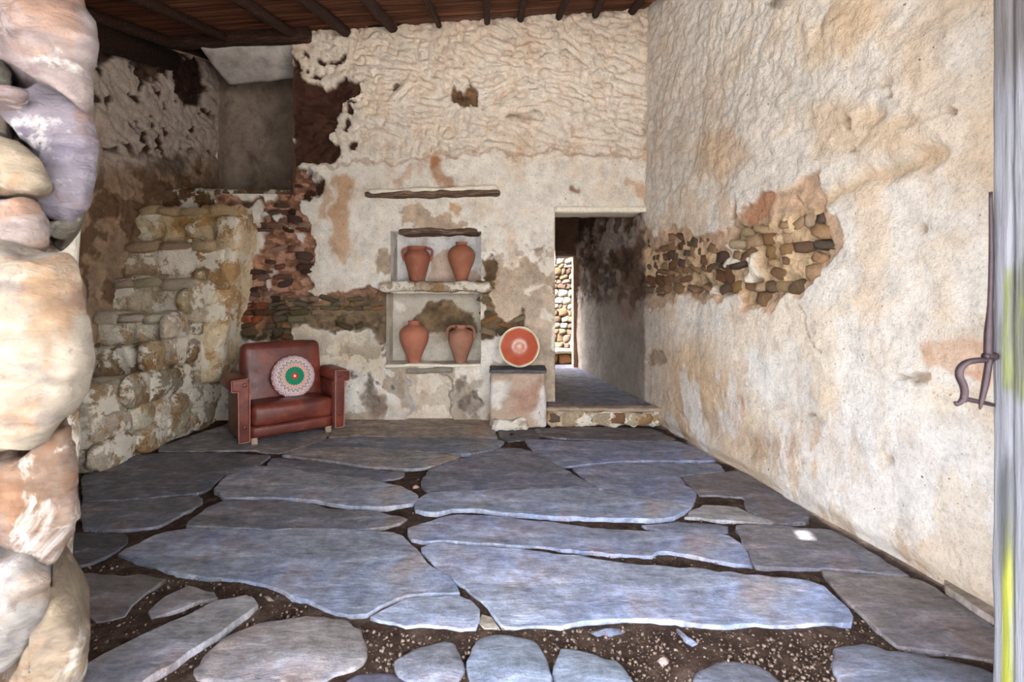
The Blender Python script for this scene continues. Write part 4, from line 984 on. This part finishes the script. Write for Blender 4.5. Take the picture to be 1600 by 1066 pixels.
# ------------------------------------------------------------------ armchair and cushion
CHL = (-1.815, 4.262, 0); CHR = math.radians(39)
ch = empty('armchair', CHL, CHR); tag(ch, 'small oxblood leather armchair with pale piping and wooden block legs', 'armchair')
Wd, Dp = .86, .46; hw = Wd/2
def cbox(name, lo, hi, r, n, puff=0, mat=LEA, rot=None, par=None, amp=0):
    o = box(name, lo, hi, mat, par or ch, r, n, amp, 6, 3, None, puff)
    if rot: o.rotation_euler = rot
    return o
cbox('base', (-hw+.10, .012, .055), (hw-.10, Dp-.02, .150), .015, (12, 8, 4))
cbox('seat_cushion', (-hw+.112, -.012, .152), (hw-.112, Dp-.10, .318), .035, (18, 16, 8), .012)
bk = cbox('backrest', (-.325, Dp-.150, .16), (.325, Dp-.015, .785), .045, (18, 8, 20), .012, rot=(math.radians(-6), 0, 0))
for s_ in (-1, 1):
    xa, xb = (-hw, -hw+.105) if s_ < 0 else (hw-.105, hw)
    cbox('side_panel', (xa+(.018 if s_ < 0 else 0), .012, .050), (xb-(.018 if s_ > 0 else 0), Dp-.01, .45), .018, (4, 12, 12))
    ax0, ax1 = (-hw-.050, -hw+.104) if s_ < 0 else (hw-.104, hw+.050)
    cbox('armrest', (ax0, .008, .440), (ax1, Dp-.04, .548), .042, (8, 14, 8), .006)
    # L-shaped front facing: a strip with a cap reaching outwards
    o_ = -1 if s_ < 0 else 1
    prof = [(hw-.092, .045), (hw-.014, .045), (hw-.010, .445), (hw+.036, .450), (hw+.038, .535), (hw-.092, .545)]
    prof = [(o_*x, z) for x, z in prof]
    if o_ < 0: prof = prof[::-1]
    bm = bmesh.new(); f0 = bm.faces.new([bm.verts.new((x, -.022, z)) for x, z in prof]); 
    r_ = bmesh.ops.extrude_face_region(bm, geom=[f0]); 
    for g_ in r_['geom']:
        if isinstance(g_, bmesh.types.BMVert): g_.co.y += .04
    bmesh.ops.recalc_face_normals(bm, faces=bm.faces); bmesh.ops.bevel(bm, geom=list(bm.edges), offset=.016, segments=4, affect='EDGES', profile=.6)
    me = bpy.data.meshes.new('front_facing'); bm.to_mesh(me); bm.free()
    for p_ in me.polygons: p_.use_smooth = True
    ff = link('front_facing', me, LEA, ch)
    lp = [(x, -.020, z) for x, z in prof]; lp.append(lp[0]); dl = []
    for a, b in zip(lp[:-1], lp[1:]):
        for k in range(6): dl.append(tuple(np.array(a)+(np.array(b)-np.array(a))*k/6))
    dl.append(lp[0]); V, Fq = tube(dl, .0042, 6); link('piping', mesh_np('piping', V, Fq), PIPING, ff)
    for zz in (.495, .165):
        q, FA = rbox((.034, .034, .034), .0166, (6, 6, 6)); q[:, 1] *= .4; link('button', mesh_np('button', put(q, (o_*(hw-.055), -.026, zz)), FA), LEA, ff)
    for yy in (.035, Dp-.07):
        cbox('leg', (o_*(hw-.135)-.024, yy-.02, 0.006), (o_*(hw-.135)+.024, yy+.028, .062), .004, (2, 2, 2), 0, LEGW)
def m_cush():
    m = NT('crocheted_cotton', .9, .15)
    sx = m.n('ShaderNodeSeparateXYZ'); m.l(m.tc.outputs['Object'], sx.inputs[0])
    def M(op, a, b=None):
        nd = m.n('ShaderNodeMath', operation=op)
        for k, v_ in ((0, a), (1, b)):
            if v_ is None: continue
            if hasattr(v_, 'links'): m.l(v_, nd.inputs[k])
            else: nd.inputs[k].default_value = v_
        return nd.outputs[0]
    x, y = sx.outputs[0], sx.outputs[1]
    r = M('SQRT', M('ADD', M('MULTIPLY', x, x), M('MULTIPLY', y, y))); rn = M('DIVIDE', r, .180)
    tri = M('PINGPONG', M('MULTIPLY', M('ARCTAN2', y, x), 22/(2*math.pi)), .5)
    am = M('MULTIPLY', M('MINIMUM', M('MAXIMUM', M('SUBTRACT', rn, .40), 0.0), .12), 2.5)
    rr = M('ADD', rn, M('MULTIPLY', M('SUBTRACT', tri, .25), am))
    st_ = [(0, (236, 214, 196)), (.06, (200, 52, 50)), (.155, (38, 130, 98)), (.44, (232, 206, 190)), (.48, (206, 70, 76)), (.53, (236, 216, 204)), (.58, (196, 110, 104)), (.62, (180, 192, 184)), (.68, (40, 50, 84)), (.725, (236, 226, 222)), (.78, (184, 90, 110)), (.815, (236, 226, 222)), (.87, (54, 50, 84)), (.905, (232, 214, 214)), (.96, (200, 140, 150))]
    r_ = m.ramp(rr, st_, 'CONSTANT'); b = m.bump(m.noise(130, m.coord(), 2, .5), .5, .004)
    return m.out(r_, b)
V = []; prof = []
for k in range(15):
    a = -math.pi/2+math.pi*k/14; prof.append((max(.0005, 0.183*abs(math.cos(a))**.55), .050*math.sin(a)))
V, Fq = lathe(prof, 60)
cu_ = link('round_cushion', mesh_np('round_cushion', V, Fq), m_cush()); tag(cu_, 'round crocheted cushion with green centre and zigzag rings on the armchair', 'cushion')
tr_ = Matrix.Translation(CHL)@Matrix.Rotation(CHR, 4, 'Z')@Matrix.Translation((.06, .232, .492))@Matrix.Rotation(math.radians(78), 4, 'X')
cu_.matrix_world = tr_

# ------------------------------------------------------------------ entrance: boulder jamb on the left, timber post on the right
jb = struct(empty('wall_front', (-1.3, 1.45, 0)))
J0 = np.array([-1.3, 1.45, 0])
def boulder(poly, Y0, color, bulge=.10, back=.28, seed=0, amp=.018, strat=0.0):
    pts = np.array([((x-800)*Y0/F, H-(y-HY)*Y0/F) for x, y in poly], float)
    n = 110; L_ = np.linalg.norm(np.roll(pts, -1, 0)-pts, axis=1); cum = np.concatenate([[0], np.cumsum(L_)]); tt = np.linspace(0, cum[-1], n, endpoint=False)
    cl_ = np.vstack([pts, pts[0]]); A = np.column_stack([np.interp(tt, cum, cl_[:, 0]), np.interp(tt, cum, cl_[:, 1])])
    for _ in range(2): A = (np.roll(A, 1, 0)+2*A+np.roll(A, -1, 0))/4
    c0 = A.mean(0); V = []; m_ = 16
    rings = [(math.cos(a)**.8 if a < math.pi/2 else 0.0, -bulge*math.sin(a)**.55) for a in np.linspace(math.pi/2, 0, m_)]
    rings = [(max(.02, s_), d_) for s_, d_ in rings]+[(1.0, back*.35), (.97, back*.7), (.85, back), (.02, back)]
    for s_, d_ in rings:
        for p in A: q_ = c0+(p-c0)*s_; V.append((q_[0]-(.86*d_ if d_ > 0 else 0), Y0+d_, q_[1]))
    V = np.array(V); C_ = np.array([c0[0], Y0+.05, c0[1]]); D_ = V-C_; D_ /= np.linalg.norm(D_, axis=1, keepdims=True)
    ds = amp*2.6*fbm(V[:, 0]*7+seed, V[:, 2]*7, V[:, 1]*7, 6, seed)-amp*1.6*np.abs(vn(V[:, 0]*9, V[:, 2]*9, V[:, 1]*9, seed+4))-amp*.7*np.abs(vn(V[:, 0]*23, V[:, 2]*23, V[:, 1]*23, seed+5))
    if strat: ds = ds+strat*vn(V[:, 0]*4+V[:, 2]*16, V[:, 2]*34-V[:, 0]*9, V[:, 1]*8, seed+8)
    V = V+D_*ds[:, None]
    FA = []
    for i in range(len(rings)-1):
        for k in range(n): k2 = (k+1) % n; FA.append((i*n+k, i*n+k2, (i+1)*n+k2, (i+1)*n+k))
    me = mesh_np('boulder', V-J0, np.array(FA)); bm = bmesh.new(); bm.from_mesh(me); bmesh.ops.recalc_face_normals(bm, faces=bm.faces); bm.to_mesh(me); bm.free()
    o = link('boulder', me, BOU, jb, tuple(k*.62 for k in color)); return o
BS = [
 ([(-120,-80),(110,-80),(132,-10),(150,42),(149,66),(150,110),(146,150),(142,172),(100,145),(60,132),(18,108),(-10,88),(-120,60)], 1.34, (206,188,186), .08, 1, .004),
 ([(70,128),(100,140),(142,172),(157,222),(150,280),(140,318),(110,345),(78,352),(70,310),(84,290),(60,250),(30,205),(8,170),(20,140)], 1.40, (184,174,190), .07, 2, 0),
 ([(-120,210),(0,212),(28,222),(62,248),(82,290),(62,306),(20,300),(-120,300)], 1.30, (226,206,180), .06, 3, 0),
 ([(-60,132),(0,134),(34,138),(46,146),(36,156),(0,160),(-60,160)], 1.28, (200,180,182), .04, 4, 0),
 ([(-100,95),(10,90),(22,112),(20,134),(-20,134),(-100,130)], 1.36, (190,186,170), .05, 14, 0),
 ([(-100,160),(8,160),(18,180),(14,212),(-100,212)], 1.36, (196,190,180), .05, 15, 0),
 ([(-120,296),(0,300),(58,306),(74,345),(84,380),(72,394),(30,386),(-120,370)], 1.30, (222,202,194), .06, 5, 0),
 ([(72,350),(112,340),(138,318),(128,345),(106,372),(92,384),(80,376)], 1.42, (176,166,146), .05, 6, 0),
 ([(-120,372),(20,376),(66,392),(112,392),(124,420),(134,470),(155,530),(161,578),(146,612),(104,660),(62,700),(0,716),(-120,716)], 1.26, (236,220,200), .12, 7, 0),
 ([(-120,712),(0,714),(62,700),(106,664),(118,700),(132,760),(128,812),(110,862),(92,884),(60,874),(0,856),(-120,850)], 1.33, (202,172,152), .07, 8, .010),
 ([(-120,862),(0,866),(42,868),(76,900),(86,948),(62,992),(42,1036),(0,1056),(-120,1060)], 1.27, (226,218,212), .07, 9, 0),
 ([(76,904),(108,922),(130,960),(150,990),(142,1030),(126,1085),(20,1120),(30,1056),(42,1036),(62,990),(86,950)], 1.32, (224,200,170), .08, 10, 0),
 ([(-120,1054),(0,1054),(30,1050),(40,1090),(120,1100),(110,1200),(-120,1200)], 1.34, (206,186,166), .08, 11, 0),
]
for poly, y0, c, bu, sd_, stt in BS: boulder(poly, y0, c, bu, .30, 700+sd_, .014, stt)
q, FA = rbox((2.2, .30, 3.6), .04, (20, 6, 30), .02, 4, 91); link('core', mesh_np('core', put(q, np.array([-2.58, 1.62, 1.55])-J0), FA), WAS, jb, (182, 168, 150))

# timber post, second board and iron hasp
def m_post():
    m = NT('weathered_grey_timber', .85, .25); a = m.n('ShaderNodeAttribute', attribute_name='Col')
    c = m.coord((26, 26, 1.4)); v = m.ramp(m.noise(2.2, c, 7, .72, .5), [(0.28, .55), (0.5, .95), (0.72, 1.25)])
    col = m.mix(1.0, a.outputs['Color'], v, 'MULTIPLY'); return m.out(col, m.bump(m.noise(4, c, 6, .7), .7, .01))
POST = m_post()
YP = 1.30
def post(name, pxa, wd, y0, y1, parent, seed, n=(6, 8, 130), bright=1.0):
    x0 = (pxa-800)*y1/F
    q, FA = rbox((wd, y1-y0, 3.1), .005, n, .002, 6, seed); q = put(q, (x0+wd/2, (y0+y1)/2, 1.50))
    px = 800+q[:, 0]*F/q[:, 1]; py = HY-(q[:, 2]-H)*F/q[:, 1]; nz = fbm(q[:, 0]*40, q[:, 2]*3, q[:, 1]*40, 4, seed); ng = fbm(q[:, 0]*9, q[:, 2]*9, q[:, 1]*9, 4, seed+1)
    cc = np.ones((len(q), 3))*lin((122*bright, 124*bright, 134*bright))
    cc = blc(cc, (1-sst(60, 190, py+nz*60))*.8, (92, 88, 88))
    lich = (1-sst(-8, 10, sdpoly(px+nz*8, py+nz*30, [(1570, 440), (1600, 400), (1640, 400), (1640, 640), (1600, 630), (1570, 610), (1564, 520)])))
    cc = blc(cc, lich*.85, (92, 94, 82)); cc = blc(cc, lich*sst(0, .25, nz)*.7, (122, 132, 60))
    yel = sst(800, 930, py+nz*130)*(1-sst(4, 13, np.abs(px-1573+nz*8))); cc = blc(cc, np.clip(yel*1.2, 0, .95), (134, 138, 44))
    cc = blc(cc, sst(690, 760, py+nz*60)*(1-sst(860, 930, py+nz*80))*(1-sst(8, 16, abs(px-1572)))*.7, (64, 66, 68))
    return link(name, mesh_np(name, q, FA, np.clip(cc, 0, 1)), POST, parent)
dp = struct(empty('trim_1', (0, 0, 0)))
post('post', 1551, .14, 1.298, 1.345, dp, 5)
post('board', 1583, .30, 1.235, 1.293, dp, 9, bright=1.08)
wr = struct(link('wall_front_right', mesh_np('wall_front_right', *rbox((1.3, .20, 3.3), .03, (12, 4, 20), .02, 4, 95)), WAS, None, (196, 184, 168))); wr.location = (2.17, 1.44, 1.6)
YP = 1.335
hp = empty('iron_hasp', P(1548, 560, YP)); tag(hp, 'rusty wrought iron hasp and staple hanging on the grey door post', 'hasp')
O_ = np.array(hp.location)
def iron(name, pts, r_, seg=8, n=6, flat=1.0):
    pp = spline([tuple(np.array(P(x, y, YP+dy))-O_) for x, y, dy in pts], n)
    rr = [r_]*len(pp) if not hasattr(r_, '__len__') else list(np.interp(np.linspace(0, 1, len(pp)), np.linspace(0, 1, len(r_)), r_))
    V, Fq = tube(pp, rr, seg, flat=flat); return link(name, mesh_np(name, V, Fq), IRON, hp)
iron('staple_bar', [(1548, 300, -.004), (1549, 400, -.004), (1547, 478, -.006), (1545, 520, -.008), (1544, 555, -.010)], [.004, .0055, .006, .010, .010])
iron('hook', [(1550, 563, -.012), (1530, 563, -.02), (1512, 566, -.025), (1501, 575, -.026), (1499, 588, -.026), (1505, 602, -.025), (1507, 615, -.024), (1504, 628, -.023)], [.007, .008, .009, .009, .008])
iron('hook_foot', [(1492, 628, -.024), (1495, 632, -.024), (1500, 629, -.024), (1506, 624, -.024), (1520, 626, -.018), (1540, 630, -.008), (1552, 633, .0)], [.004, .006, .007, .006, .005])
iron('pin', [(1546, 560, -.016), (1540, 598, -.018), (1534, 625, -.02), (1531, 640, -.02)], [.008, .008, .006, .002])
iron('collar', [(1538, 557, -.012), (1556, 557, -.010)], .010)
